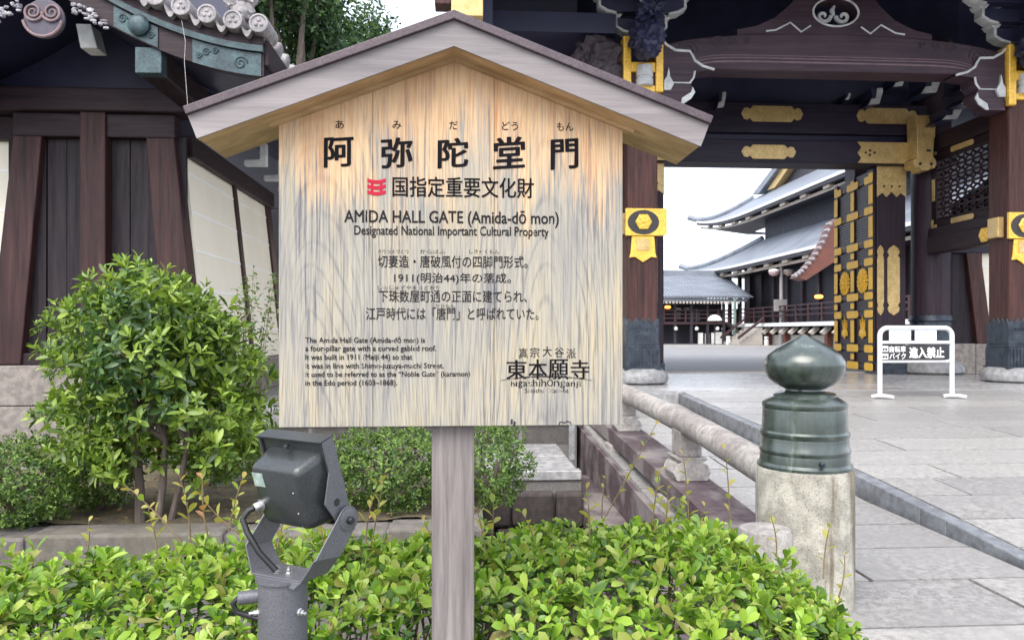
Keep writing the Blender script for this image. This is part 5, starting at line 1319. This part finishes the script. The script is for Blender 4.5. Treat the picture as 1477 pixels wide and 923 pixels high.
# ------------------------------------------------------------------ floodlight on its pole
cx, cy, cz0 = P(408, 829, 1.70)
fl_ = root('floodlight', 'grey floodlight tilted on a yoke atop a round steel pole beside the notice board', 'floodlight', (cx, cy, zG))
pole = MB().lathe([(.0535,-.3),(.0535,cz0-zG-.006),(0,cz0-zG-.006)], (cx, cy, zG), n=40).build('pole', M['grey_paint'], fl_, smooth=True)
MB().lathe([(.059,-.006),(.059,.0),(0,.0)], (cx, cy, cz0), n=40).build('flange', M['grey_paint'], pole, smooth=30)
for ang, dz in ((200,-.075), (-35,-.072)):
    a = R(ang); d = Vector((math.cos(a), math.sin(a), 0)); c = Vector((cx, cy, cz0+dz)) + d*.052
    m = MB(); m.lathe([(.009,0),(.009,.002),(.0065,.003),(.0065,.010),(.004,.011),(.004,.020),(0,.021)], c, axis=d, n=6); m.build('clamp_bolt', M['steel'], pole)
c = Vector((cx-.05, cy-.005, cz0-.043)); d = Vector((-1, -.25, -.03)).normalized()
m = MB().lathe([(.0145,-.01),(.0145,.042),(.011,.046),(0,.046)], c, axis=d, n=20).build('cable_spout', M['grey_paint'], pole, smooth=30)
e = c + d*.044
MB().tube([e, e + Vector((-.012,0,-.010)), e + Vector((-.004,0,-.030)), e + Vector((.03,.002,-.042)), (cx-.03, cy-.02, cz0-.093)], .0065, 10).build('loop_cable', M['rubber'], pole, smooth=True)
PSI = R(35)
fx = Vector((math.cos(PSI), -math.sin(PSI), 0)); fy = Vector((math.sin(PSI), math.cos(PSI), 0)); fz = Vector((0,0,1))
O = Vector((cx, cy, cz0+.001))
YX = Matrix(((fx.x, fy.x, 0, O.x), (fx.y, fy.y, 0, O.y), (0, 0, 1, O.z), (0,0,0,1)))
# yoke: flat foot, sloping wings, upright arms
def plate_path(path, w0, w1, th):   # path of (x, z, yshift)
    m = MB(YX); n = len(path)
    for (a, b_) in zip(path, path[1:]):
        (x0, z0, s0), (x1, z1, s1) = a, b_; nx, nz = -(z1-z0), (x1-x0); l = math.hypot(nx, nz); nx, nz = nx/l*th, nz/l*th
        m.hexa([(x0,w0+s0,z0),(x1,w0+s1,z1),(x1,w1+s1,z1),(x0,w1+s0,z0)], [(x0+nx,w0+s0,z0+nz),(x1+nx,w0+s1,z1+nz),(x1+nx,w1+s1,z1+nz),(x0+nx,w1+s0,z0+nz)])
    return m
PV = (.088, .118)                                                   # pivot position: forward, up
yk = MB(YX); th = .0035; ax_ = .112
yk.hexa([(-.062,-.036,0),(.078,-.020,0),(.078,.060,0),(-.062,.050,0)], [(-.062,-.036,th),(.078,-.020,th),(.078,.060,th),(-.062,.050,th)])
for s in (-1, 1):
    xb, y0_, y1_ = (.078,-.020,.060) if s > 0 else (.062,-.036,.050)
    yk.hexa([(s*xb,y0_,0),(s*ax_,-.012,.050),(s*ax_,.062,.042),(s*xb,y1_,0)], [(s*(xb-.002),y0_,th),(s*(ax_-.003),-.012,.053),(s*(ax_-.003),.062,.045),(s*(xb-.002),y1_,th)])
    r = .031; arc = [(PV[0]+r*math.cos(R(a)), PV[1]+r*math.sin(R(a))) for a in range(-32, 160, 12)]
    poly = [(-.012,.050),(.062,.042)] + arc
    yk.prism(poly, s*ax_-.0018, s*ax_+.0018, 'u')
yk.hexa([(-.03,-.0365,-.002),(.062,-.026,-.016),(.0785,-.021,.0),(-.055,-.0365,.0)], [(-.03,-.0335,-.002),(.062,-.023,-.016),(.0785,-.018,.0),(-.055,-.0335,.0)])
yoke = yk.build('yoke', M['grey_paint'], fl_, bevel=.0012)
m = MB(YX)
for s in (1,):
    m.lathe([(.026,0),(.026,.0015),(.024,.0022),(0,.0022)], (s*(ax_+.0018), PV[0], PV[1]), axis=(s,0,0), n=28)
m.build('pivot_plate', M['grey_paint'], yoke, smooth=30)
m = MB(YX)
for s in (-1, 1): m.lathe([(.0085,0),(.0085,.009),(.0065,.012),(0,.012)], (s*(ax_+.003), PV[0], PV[1]), axis=(s,0,0), n=12)
m.build('pivot_bolt', M['rubber'], yoke, smooth=30)
m = MB(YX)
for x, y in ((-.012,-.004),(.012,.006)): m.lathe([(.010,0),(.010,.002),(.0065,.003),(.0065,.010),(.004,.011),(.004,.016),(0,.017)], (x, y, th), axis=(0,0,1), n=6)
m.build('yoke_bolt', M['steel'], yoke)
# lamp head: frame forward, casting behind, tilted back about the pivot
TAU = R(18)
HX = YX @ Matrix.Translation((0, PV[0], PV[1])) @ Matrix.Rotation(TAU, 4, 'X')
W2, HB, HT = .100, -.012, .194                                      # half width, bottom and top of the frame above the pivot
hd = MB(HX)
for x0, x1, z0, z1 in ((-W2,W2,HT-.004,HT), (-W2,W2,HB,HB+.004), (-W2,-W2+.004,HB,HT), (W2-.004,W2,HB,HT)): hd.box(x0, x1, -.012, .022, z0, z1)
hd.box(-W2+.004, W2-.004, -.006, .0, HB+.004, HT-.004)
head = hd.build('lamp_frame', M['lamp_metal'], fl_, bevel=.002)
MB(HX).box(-W2+.005, W2-.005, .012, .016, HB+.005, HT-.005).build('lamp_glass', plain('lamp_glass', (.35,.38,.38), (.3,.33,.33), 5, .08, spec=.8), head)
m = MB(HX)
rz0, rz1, rx = HB+.012, HT-.030, W2-.014
def rrect(y, x, z0, z1, r, n=5):
    q = []
    for cxx, czz, a0 in ((x-r, z1-r, 0), (-x+r, z1-r, 90), (-x+r, z0+r, 180), (x-r, z0+r, 270)):
        for i in range(n+1): a = R(a0 + 90*i/n); q.append((cxx + r*math.cos(a), y, czz + r*math.sin(a)))
    return q
rings_ = [rrect(-.0062, rx+.004, rz0-.004, rz1+.004, .02), rrect(-.035, rx-.002, rz0+.002, rz1-.002, .02), rrect(-.060, rx-.006, rz0+.006, rz1-.006, .02), rrect(-.070, rx-.010, rz0+.010, rz1-.010, .019), rrect(-.076, rx-.018, rz0+.018, rz1-.018, .016)]
n = len(rings_[0]); vs = [p for r_ in rings_ for p in r_]
m.add(vs, [(i*n+j, i*n+(j+1)%n, (i+1)*n+(j+1)%n, (i+1)*n+j) for i in range(len(rings_)-1) for j in range(n)] + [tuple(range((len(rings_)-1)*n, len(rings_)*n))])
cast = m.build('casting', M['lamp_metal'], head, smooth=50)
for s in (-1, 1): MB(HX).prism([(.0225,HT),(.0225,HB-.026),(.012,-.034),(-.012,-.034),(-.030,.020),(-.046,.062),(-.012,.125),(-.012,HT)], s*(W2+.0012), s*(W2+.0042), 'u').build('side_plate', M['grey_paint'], head, bevel=.001)
m = MB(HX)
for s in (-1, 1): m.lathe([(.0085,0),(.0085,.001),(0,.001)], (s*(W2+.0044), -.012, .050), axis=(s,0,0), n=20)
m.build('hole_shade_disc', M['rubber'], head)  # black discs on the plates, colour standing for the dark of a hole
MB(HX).box(-W2-.004, W2+.004, -.0165, .0235, HT+.0005, HT+.004).build('frame_lip', M['lamp_metal'], head, bevel=.0012)
m = MB(HX); m.tube([(.0,-.016,HT-.010),(.0,-.026,HT-.010),(.012,-.030,HT-.010)], .004, 8); m.build('frame_catch', M['rubber'], head)
m = MB(HX); m.box(-.070, -.036, -.0774, -.0764, .105, .138)
sticker = m.build('data_sticker', plain('silver_sticker', (.42,.50,.45), (.22,.28,.25), 60, .4), cast)
m = MB(HX)
for x, z in ((.05,.10),(.05,.05),(.05,.004+.01),(-.02,.012)): m.lathe([(.0022,0),(.0018,.0015),(0,.002)], (x, -.0762, z), axis=(0,-1,0), n=8)
m.build('casting_screw', M['steel'], cast)
g0 = (-.068, -.074, .055)
m = MB(HX); m.lathe([(.014,0),(.014,.004),(.0105,.005),(.0105,.018),(.009,.021),(0,.021)], g0, axis=(-.25,-1,0.1), n=16); m.build('cable_gland', M['steel'], cast, smooth=30)
s0 = HX @ Vector((-.073,-.095,.057)); t0 = O + Vector((-.012,-.01,.012))
MB().tube([s0, s0 + Vector((-.010,-.006,-.004)), s0 + Vector((-.022,-.008,-.022)), s0*.6 + t0*.4 + Vector((-.030,-.010,.004)), s0*.3 + t0*.7 + Vector((-.020,-.006,0)), t0], .0068, 10).build('supply_cable', M['rubber'], fl_, smooth=True)
# ------------------------------------------------------------------ plants
def norm(a): return a/np.maximum(np.linalg.norm(a, axis=-1, keepdims=True), 1e-9)
LEAF_T = np.array([0, .22, .52, .82, 1.0])
def leaf_verts(pos, d, up, ln, wd, curl, fold=.35, wprof=(.55,1.0,.78)):
    """pos,d,up (N,3); ln,wd,curl (N,) -> vertices (N,11,3)"""
    d = norm(d); side = norm(np.cross(d, up)); nrm = np.cross(side, d)
    out = np.zeros((len(pos), 11, 3))
    for i, t in enumerate(LEAF_T):
        out[:, i] = pos + d*(ln*t)[:,None] - nrm*(curl*ln*t*t)[:,None]
    for j, (t, w_) in enumerate(zip((.24,.56,.84), wprof)):
        c = pos + d*(ln*t)[:,None] - nrm*(curl*ln*t*t)[:,None]
        o = side*(wd*w_*.5)[:,None] + nrm*(wd*w_*.5*fold)[:,None]; o2 = -side*(wd*w_*.5)[:,None] + nrm*(wd*w_*.5*fold)[:,None]
        out[:, 5+j] = c + o; out[:, 8+j] = c + o2
    return out
LEAF_F = []
for k, sgn in ((5, 1), (8, -1)):
    q = [(0,k,1), (1,k,k+1), (1,k+1,2), (2,k+1,k+2), (2,k+2,3), (3,k+2,4)]
    LEAF_F += q if sgn > 0 else [(a, c, b_) for a, b_, c in q]
LEAF_F = np.array(LEAF_F)
def mesh_from_tris(name, V, F, mat, parent, base, smooth=True):
    b = np.array(base); me = bpy.data.meshes.new(name); V = V.reshape(-1, 3) - b
    me.vertices.add(len(V)); me.vertices.foreach_set('co', V.ravel())
    me.loops.add(F.size); me.loops.foreach_set('vertex_index', F.ravel().astype(np.int32))
    me.polygons.add(len(F)); me.polygons.foreach_set('loop_start', np.arange(0, F.size, 3, dtype=np.int32))
    me.update(calc_edges=True); me.validate()
    me.polygons.foreach_set('use_smooth', np.ones(len(me.polygons), dtype=bool)); me.materials.append(mat)
    o = bpy.data.objects.new(name, me); COL.objects.link(o); o.parent = parent; return o
def leaves(name, pos, d, up, ln, wd, curl, mat, parent, **k):
    V = leaf_verts(pos, d, up, ln, wd, curl, **k); n = len(pos)
    F = (LEAF_F[None] + (np.arange(n)*11)[:,None,None]).reshape(-1, 3)
    return mesh_from_tris(name, V, F, mat, parent, BASE[topof(parent).name])
def shoots(p, a, nl, L, spread=(20, 80), wr=.42, length=.05, jitter=.25, rng=RNG):
    """leaf rosettes: p tips (N,3), a axes (N,3), nl leaves each"""
    N = len(p); a = norm(a); ref = np.where(np.abs(a[:, 2:3]) < .9, np.array([[0,0,1.]]), np.array([[1.,0,0]]))
    x = norm(np.cross(a, ref)); y = np.cross(a, x); ph = rng.uniform(0, 6.28, N); sc = rng.uniform(.62, 1.25, N)
    P_, D_, U_, LN = [], [], [], []
    for i in range(nl):
        t = i/(max(nl-1, 1)); az = ph + i*2.4 + rng.normal(0, .25, N); tl = np.radians(spread[0] + (spread[1]-spread[0])*t + rng.normal(0, 10, N))
        rad = x*np.cos(az)[:,None] + y*np.sin(az)[:,None]
        P_.append(p - a*(length*t*sc)[:,None]); D_.append(a*np.cos(tl)[:,None] + rad*np.sin(tl)[:,None]); U_.append(a + rad*.01 + rng.normal(0, jitter, (N,3)))
        LN.append(L*sc*(.55 + .45*min(1, t*2.2))*rng.uniform(.8, 1.15, N))
    P_, D_, U_, LN = np.concatenate(P_), np.concatenate(D_), np.concatenate(U_), np.concatenate(LN)
    return P_, D_, U_, LN, LN*wr*rng.uniform(.85, 1.15, len(LN)), rng.uniform(-.05, .30, len(LN))
def fbm(a, b_, c=0.0): return mnoise.noise(Vector((a, b_, c))) + .5*mnoise.noise(Vector((a*2.1, b_*2.1, c+5)))

# --- clipped hedge in front
hedge = root('hedge', 'bright green clipped hedge of small rounded leaves along the bottom of the view', 'hedge', (0, 2.4, .25))
top_tab = lerp_tab([(-3.0,.700), (-1.35,.705), (-1.0,.725), (-.72,.765), (-.3,.775), (.1,.775), (.35,.80), (.8,.81), (.93,.765), (1.02,.70), (1.12,.655), (1.22,.58), (1.30,.45)])
def hz(u, v):
    z = top_tab(u) + .026*fbm(u*2.6, v*2.6) + .024*fbm(u*7, v*7, 4)
    f = max(0, (2.36-v)/.44); z -= .085*f + .06*f*f
    bk = max(0, (v-2.62)/.16); return z - .22*bk*bk
pts, axs = [], []
while len(pts) < 2150:
    u = RNG.uniform(-2.3, 1.32); v = RNG.uniform(1.93, 2.78); z = hz(u, v)
    if z < .3 or u > 1.26 + .02*math.sin(v*20): continue
    if abs(u-(up0+up1)/2) < .085 and v < 2.16: continue
    e = .03; gx = (hz(u+e,v)-hz(u-e,v))/(2*e); gy = (hz(u,v+e)-hz(u,v-e))/(2*e)
    nrm_ = Vector((-gx, -gy, 1)).normalized(); dep = abs(RNG.normal(0, .035))
    pts.append((u, v, z - dep + RNG.exponential(.016))); axs.append(np.array(nrm_)*.9 + RNG.normal(0, .33, 3) + np.array([0, -.12, .25]))
for _ in range(700):                                              # front face below the frame and right end
    u = RNG.uniform(-2.3, 1.25); v = 1.92 + RNG.normal(0, .02); z = RNG.uniform(.35, hz(u, 1.95))
    if abs(u-(up0+up1)/2) < .085: v = 2.16
    pts.append((u, v, z)); axs.append(np.array([0, -1, .5]) + RNG.normal(0, .35, 3))
pts, axs = np.array(pts), np.array(axs)
sel = RNG.random(len(pts)) < .55
for msk, nl, Ln in ((sel, 7, .055), (~sel, 6, .043)):
    leaves('foliage', *shoots(pts[msk], axs[msk], nl, Ln, (18, 82), .46, .034), M['leaf_hedge'], hedge, wprof=(.45,.95,.92))
# leafy upright tips standing out of the clipped top
tp_, ta_ = [], []
while len(tp_) < 300:
    u, v = RNG.uniform(-2.2, 1.15), RNG.uniform(2.05, 2.72)
    if abs(u-(up0+up1)/2) < .10 and v < 2.2: continue
    h = RNG.exponential(.028)*(.5+1.0*(v-2.0)); tx, ty = RNG.normal(0, .2, 2)
    for q in range(3): tp_.append((u+tx*h*q/2, v+ty*h*q/2, hz(u, v) + .012 + h*(q+1)/3)); ta_.append((tx, ty, 1.0))
leaves('tip_foliage', *shoots(np.array(tp_), np.array(ta_), 5, .046, (15, 62), .45, .02), leafmat('fresh_tip_leaf', [(.13,.22,.03), (.20,.31,.04), (.29,.39,.07), (.34,.40,.11)], .36, .36), hedge, wprof=(.45,.95,.92))
# inner leaves, lower down, the hedge's inner shade put into their darker colour
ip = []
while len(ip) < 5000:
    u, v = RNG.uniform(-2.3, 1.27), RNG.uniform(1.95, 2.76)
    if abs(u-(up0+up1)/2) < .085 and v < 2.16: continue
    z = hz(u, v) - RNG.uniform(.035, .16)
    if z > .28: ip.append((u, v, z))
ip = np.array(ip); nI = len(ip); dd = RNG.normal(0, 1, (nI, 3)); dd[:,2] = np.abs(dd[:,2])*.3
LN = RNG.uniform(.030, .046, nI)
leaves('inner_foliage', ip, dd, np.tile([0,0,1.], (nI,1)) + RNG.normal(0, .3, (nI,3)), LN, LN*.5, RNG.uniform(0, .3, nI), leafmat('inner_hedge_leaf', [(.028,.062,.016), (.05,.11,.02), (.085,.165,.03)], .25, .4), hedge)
m = MB(); rr = random.Random(5)
for i in range(330):
    u, v = rr.uniform(-2.3, 1.22), rr.uniform(1.95, 2.72)
    if abs(u-(up0+up1)/2) < .09 and v < 2.18: continue
    z = hz(u, v); m.tube([(u+rr.uniform(-.1,.1), v+rr.uniform(-.08,.08), max(.25, z-.4)), (u+rr.uniform(-.04,.04), v+rr.uniform(-.03,.03), z-.18), (u, v, z-.02)], [.004,.003,.0018], 5)
m.build('twigs', M['stem'], hedge)
# long shoots above the clipped top: root pixel, tip pixel, depth, leaf count
sp = [((262,762),(178,698),2.45,8,0), ((300,752),(292,690),2.5,6,2), ((275,760),(258,684),2.55,8,1), ((345,748),(288,712),2.5,6,0), ((330,745),(350,690),2.5,7,0), ((118,800),(128,752),2.6,4,1),
      ((44,800),(43,778),2.6,2,1), ((535,765),(555,682),2.45,8,0), ((528,760),(545,700),2.4,6,0), ((708,765),(711,716),2.45,6,1), ((700,772),(688,735),2.4,5,0), ((772,770),(752,738),2.4,5,1), ((850,760),(846,705),2.3,6,0),
      ((868,735),(946,612),2.75,7,1), ((868,735),(872,690),2.75,4,1), ((940,745),(952,678),2.6,7,1), ((955,758),(963,705),2.55,6,1), ((993,765),(985,655),2.6,7,0), ((998,760),(1016,730),2.6,4,0), ((1052,760),(1046,648),2.7,6,1),
      ((1188,812),(1196,762),2.35,4,1), ((1205,850),(1218,800),2.3,4,0), ((400,770),(412,742),2.4,5,0), ((470,780),(462,748),2.4,5,0), ((226,775),(214,735),2.5,6,0), ((640,790),(612,752),2.3,6,0), ((1120,780),(1112,745),2.5,4,0)]
for i, (r0, t0_, v, n, kind) in enumerate(sp):
    a, b_ = np.array(P(*r0, v)), np.array(P(*t0_, v)); a[2] -= .05
    mid = (a+b_)/2 + np.array([RNG.uniform(-.02,.02), RNG.uniform(-.02,.02), 0])
    pl_ = [tuple((1-t)**2*a + 2*t*(1-t)*mid + t*t*b_) for t in np.linspace(0, 1, 7)]
    s_ = MB().tube(pl_, [.0028,.0026,.0024,.0022,.002,.0016,.0012], 6).build('shoot', M['stem'], hedge, smooth=True)
    ts = np.linspace(.32, 1, n); pp_ = np.array([(1-t)**2*a + 2*t*(1-t)*mid + t*t*b_ for t in ts]); ax = norm((b_-a)[None])[0]
    az = np.arange(n)*2.5 + i; x, y = perp(Vector(ax)); x, y = np.array(x), np.array(y)
    d = ax*.75 + (np.cos(az)[:,None]*x + np.sin(az)[:,None]*y)*.85
    ln = RNG.uniform(.034, .054, n)*(1.1-.45*ts)
    leaves('shoot_leaves', pp_, d, np.tile(ax, (n,1)) + RNG.normal(0,.2,(n,3)), ln, ln*.52, RNG.uniform(-.1,.25,n), M['leaf_red'] if kind == 2 else M['leaf_shoot'], s_)

# --- shrubs in the bed
def limbs(mb, base, tips, r0, rng, lean=.15):
    for t in tips:
        a, b_ = Vector(base), Vector(t); mid = a.lerp(b_, .5) + Vector((rng.uniform(-lean,lean), rng.uniform(-lean,lean), .05))
        pts = [((1-s)**2)*a + 2*s*(1-s)*mid + s*s*b_ for s in [i/8 for i in range(9)]]
        mb.tube(pts, [r0*(1-.82*i/8) for i in range(9)], 8)
def crown_pts(n, c, r, rng, shape=2.2, lump=.22, fr=2.2, seed=0, inner=.12, zmin=-1):
    out, nn = [], []
    while len(out) < n:
        d = norm(rng.normal(0, 1, (1, 3)))[0]
        if d[2] < zmin: continue
        s = 1 + lump*fbm(d[0]*fr+seed, d[1]*fr+seed*2, d[2]*fr)
        k = s*(1 - abs(rng.normal(0, inner)))
        out.append((c[0]+d[0]*r[0]*k, c[1]+d[1]*r[1]*k, c[2]+d[2]*r[2]*k)); nn.append(d/np.array(r))
    return np.array(out), norm(np.array(nn))
# big evergreen shrub
b0 = P(214, 752, 4.95)
b0 = (b0[0], 4.95, .27)
bush = root('evergreen_shrub', 'large rounded evergreen shrub with fresh tips and several pale trunks before the boarded wall', 'shrub', b0)
cc = P(228, 535, 4.95)
tr = random.Random(11); m = MB()
tips = [(cc[0]+tr.uniform(-.5,.5), 4.95+tr.uniform(-.35,.35), cc[2]+tr.uniform(-.05,.5)) for _ in range(16)]
for q, (dx_, r_) in enumerate(((-.05,.034), (.035,.028), (.10,.024))):
    a = Vector((b0[0]+dx_, 4.95+.03*q, .2)); c_ = Vector((b0[0]+dx_*2.2+.03, 4.95, .80)); m.tube([a, a.lerp(c_,.5)+Vector((.012,0,0)), c_], [r_, r_*.85, r_*.72], 9)
    limbs(m, c_, tips[q*5:q*5+5], r_*.66, tr)
m.build('trunk', M['bark'], bush, smooth=True)
clumps = [(190,388,26),(152,420,34),(235,418,32),(112,452,34),(185,455,46),(265,450,36),(78,474,22),(305,476,30),(108,520,40),(170,512,52),(240,505,52),(303,525,40),(350,528,28),
          (92,585,28),(150,578,50),(222,570,58),(292,582,46),(350,588,34),(112,636,34),(178,640,44),(250,642,42),(320,640,38),(366,632,24),(62,600,14),(140,676,24),(300,680,26)]
ps_, ns_ = [], []
for i, (px, py, r_) in enumerate(clumps):
    v = 4.92 + .22*math.sin(i*2.3); q = P(px, py, v); r_ = r_*5.0/FPX
    for k_, dv in enumerate((0, .30)):
        p, n_ = crown_pts(int(max(8, 1250*r_*r_)) if k_ == 0 else int(800*r_*r_)+4, (q[0], v+dv, q[2]-.02*k_), (r_*1.12, r_*1.25, r_*.92), RNG, lump=.4, fr=2.6, seed=60+i, inner=.16, zmin=-.75); ps_.append(p); ns_.append(n_)
p1_, n1 = np.concatenate(ps_), np.concatenate(ns_)
p2_, n2 = crown_pts(330, (cc[0]-.03, 4.9, cc[2]+.05), (.50,.42,.55), RNG, lump=.3, fr=2.4, seed=8, inner=.25, zmin=-.8)
pa, na = p1_, n1
leaves('crown', *shoots(pa, na + np.array([0,0,.75]) + RNG.normal(0,.25,(len(pa),3)), 7, .082, (20, 84), .35, .05), M['leaf_bush'], bush, wprof=(.7,1.0,.62))
leaves('inner_crown', *shoots(p2_, n2 + RNG.normal(0,.5,(len(p2_),3)), 6, .075, (30, 95), .38, .05), leafmat('inner_bush_leaf', [(.022,.052,.018), (.04,.09,.022), (.065,.13,.03)], .22, .4), bush)  # darker leaf copy, shade of the crown gaps put into its colour

def small_shrub(name, lab, px, ypx_base, v, wpx, toppx, nsh, seed, dens_inner=.2, mat='leaf_small', L_=.034, vr=None, zb_=.27):
    rng = np.random.default_rng(seed); k = v/ray(px)[1]; rw = wpx*k/FPX/2
    u = P(px, 700, v)[0]; zt_ = P(px, toppx, v)[2]; cz = (zt_+zb_+.0)/2; rz = zt_-cz
    s_ = root(name, lab, 'shrub', (u, v, zb_)); m = MB(); r_ = random.Random(seed)
    limbs(m, (u, v, zb_-.05), [(u+r_.uniform(-.6,.6)*rw, v+r_.uniform(-.3,.3), cz+r_.uniform(-.05,.6)*rz) for _ in range(12)], .018, r_, .06)
    m.build('stems', M['bark'], s_, smooth=True)
    p, n_ = crown_pts(nsh, (u, v, cz), (rw, vr or rw*.8, rz), rng, lump=.34, fr=2.6, seed=seed, inner=.14)
    leaves('crown', *shoots(p, n_ + np.array([0,0,.5]) + rng.normal(0,.35,(len(p),3)), 6, L_, (20, 85), .40, .028, rng=rng), M[mat], s_)
    return s_
small_shrub('azalea', 'dark small-leaved azalea cut by the left edge of the view', 34, 765, 4.98, 170, 628, 1500, 21, vr=.40)
small_shrub('azalea', 'small dark azalea between the big shrub and the left edge azalea', 140, 748, 5.35, 120, 628, 620, 22, vr=.3)
small_shrub('azalea', 'broad azalea under the notice board, left of its post', 562, 745, 5.25, 190, 612, 1900, 23, vr=.42)
small_shrub('azalea', 'azalea under the notice board, right of its post', 705, 740, 5.35, 120, 606, 1000, 24, vr=.4)
small_shrub('azalea', 'low dark azalea behind the trunks of the big shrub', 318, 740, 6.3, 170, 590, 900, 25, vr=.4)
# airy plant beside the plaster wall
u, v = P(352, 640, 6.7)[0], 6.7
ny = root('nandina', 'airy thin-stemmed plant with sparse leaves against the cream plaster wall', 'plant', (u, v, .27))
m = MB(); lp_, ld_ = [], []
for i in range(15):
    r_ = random.Random(40+i); tip = P(r_.uniform(305, 400), r_.uniform(385, 520), 6.7+r_.uniform(-.25,.25))
    a, b_ = Vector((u+r_.uniform(-.12,.12), v+r_.uniform(-.1,.1), .25)), Vector(tip); mid = a.lerp(b_, .55) + Vector((r_.uniform(-.08,.08), 0, .1))
    pts = [((1-s)**2)*a + 2*s*(1-s)*mid + s*s*b_ for s in [k_/8 for k_ in range(9)]]
    m.tube(pts, [.006*(1-.8*k_/8) for k_ in range(9)], 5)
    for k_ in range(70):
        s = .40 + .60*r_.random(); q = ((1-s)**2)*a + 2*s*(1-s)*mid + s*s*b_
        sp_ = .11*(1.15-s); lp_.append((q.x+r_.gauss(0,sp_), q.y+r_.gauss(0,sp_), q.z+r_.gauss(0,sp_*.8))); ld_.append((r_.gauss(0,1), r_.gauss(0,1), r_.gauss(.1,.5)))
m.build('stems', M['stem'], ny, smooth=True)
lp_, ld_ = np.array(lp_), np.array(ld_); ln = RNG.uniform(.040, .070, len(lp_))
leaves('crown', lp_, ld_, np.tile([0,0,1.], (len(lp_),1)) + RNG.normal(0,.3,(len(lp_),3)), ln, ln*.42, RNG.uniform(0,.3,len(lp_)), leafmat('airy_leaf', [(.05,.09,.03),(.08,.15,.035),(.13,.21,.05),(.2,.2,.07)], .3, .45), ny)
# fallen leaves and tufts on the soil
rng = np.random.default_rng(77); n = 420
lp_ = np.stack([rng.uniform(-4.5, .1, n), rng.uniform(4.88, 6.6, n), np.full(n, .318)], 1); ld_ = rng.normal(0, 1, (n,3)); ld_[:,2] *= .15; ln = rng.uniform(.03, .06, n)
lr = root('fallen_leaves', 'scattered brown fallen leaves on the mossy soil', 'leaves', (-2, 5.5, .3)); lr['kind'] = 'stuff'
o = leaves('leaf_litter', lp_, ld_, np.tile([0,0,1.], (n,1)), ln, ln*.5, rng.uniform(0,.5,n), leafmat('dry_leaf', [(.16,.09,.04),(.24,.15,.06),(.10,.06,.03)], .1, .7), lr); o['kind'] = 'stuff'

# --- tall broad-leaved trees behind the wall
def tree(name, lab, u, v, h, c, r, n, seed, L_=.17):
    rng = np.random.default_rng(seed); r_ = random.Random(seed)
    t = root(name, lab, 'tree', (u, v, PLZ)); m = MB()
    m.tube([(u,v,PLZ-.2),(u+.1,v,PLZ+h*.3),(u-.05,v,PLZ+h*.55)], [.42,.33,.22], 12)
    cl, tips = [], []
    while len(cl) < 34:
        d = norm(rng.normal(0,1,(1,3)))[0]; k = rng.uniform(.35, 1.0)
        cl.append((np.array(c)+d*np.array(r)*k, rng.uniform(.55,1.05)))
    for q, s in cl[:22]: tips.append(tuple(q))
    limbs(m, (u, v, PLZ+h*.42), tips, .13, r_, .5)
    m.build('trunk', M['bark'], t, smooth=True)
    pp_, nn_ = [], []
    for i, (q, s) in enumerate(cl):
        p, n_ = crown_pts(n//34, q, (s*1.15, s*1.1, s*.8), rng, lump=.45, fr=2.5, seed=seed+i, inner=.30)
        pp_.append(p); nn_.append(n_)
    pp_, nn_ = np.concatenate(pp_), np.concatenate(nn_)
    leaves('crown', *shoots(pp_, nn_ + np.array([0,0,.5]) + rng.normal(0,.4,(len(pp_),3)), 5, L_, (25,95), .45, .12, rng=rng), M['leaf_tree'], t)
a = P(430, 20, 19); tree('broadleaf_tree', 'big dark broad-leaved tree rising behind the tiled roof, left of the notice board gable', a[0], 19, 10, (a[0]-.9, 19, 9.6), (3.0, 2.4, 2.7), 5200, 31)
a = P(520, 30, 22); tree('broadleaf_tree', 'broad-leaved tree with thin sunlit twigs against the sky behind the notice board roof', a[0], 22, 9, (a[0]-.2, 22, 9.2), (1.75, 1.8, 1.7), 2400, 33, .15)
a = P(300, 20, 24); tree('broadleaf_tree', 'far broad-leaved tree mostly hidden behind the tiled gable roof', a[0], 24, 12, (a[0]-.5, 24, 12.0), (3.4, 2.5, 2.9), 3200, 35, .19)
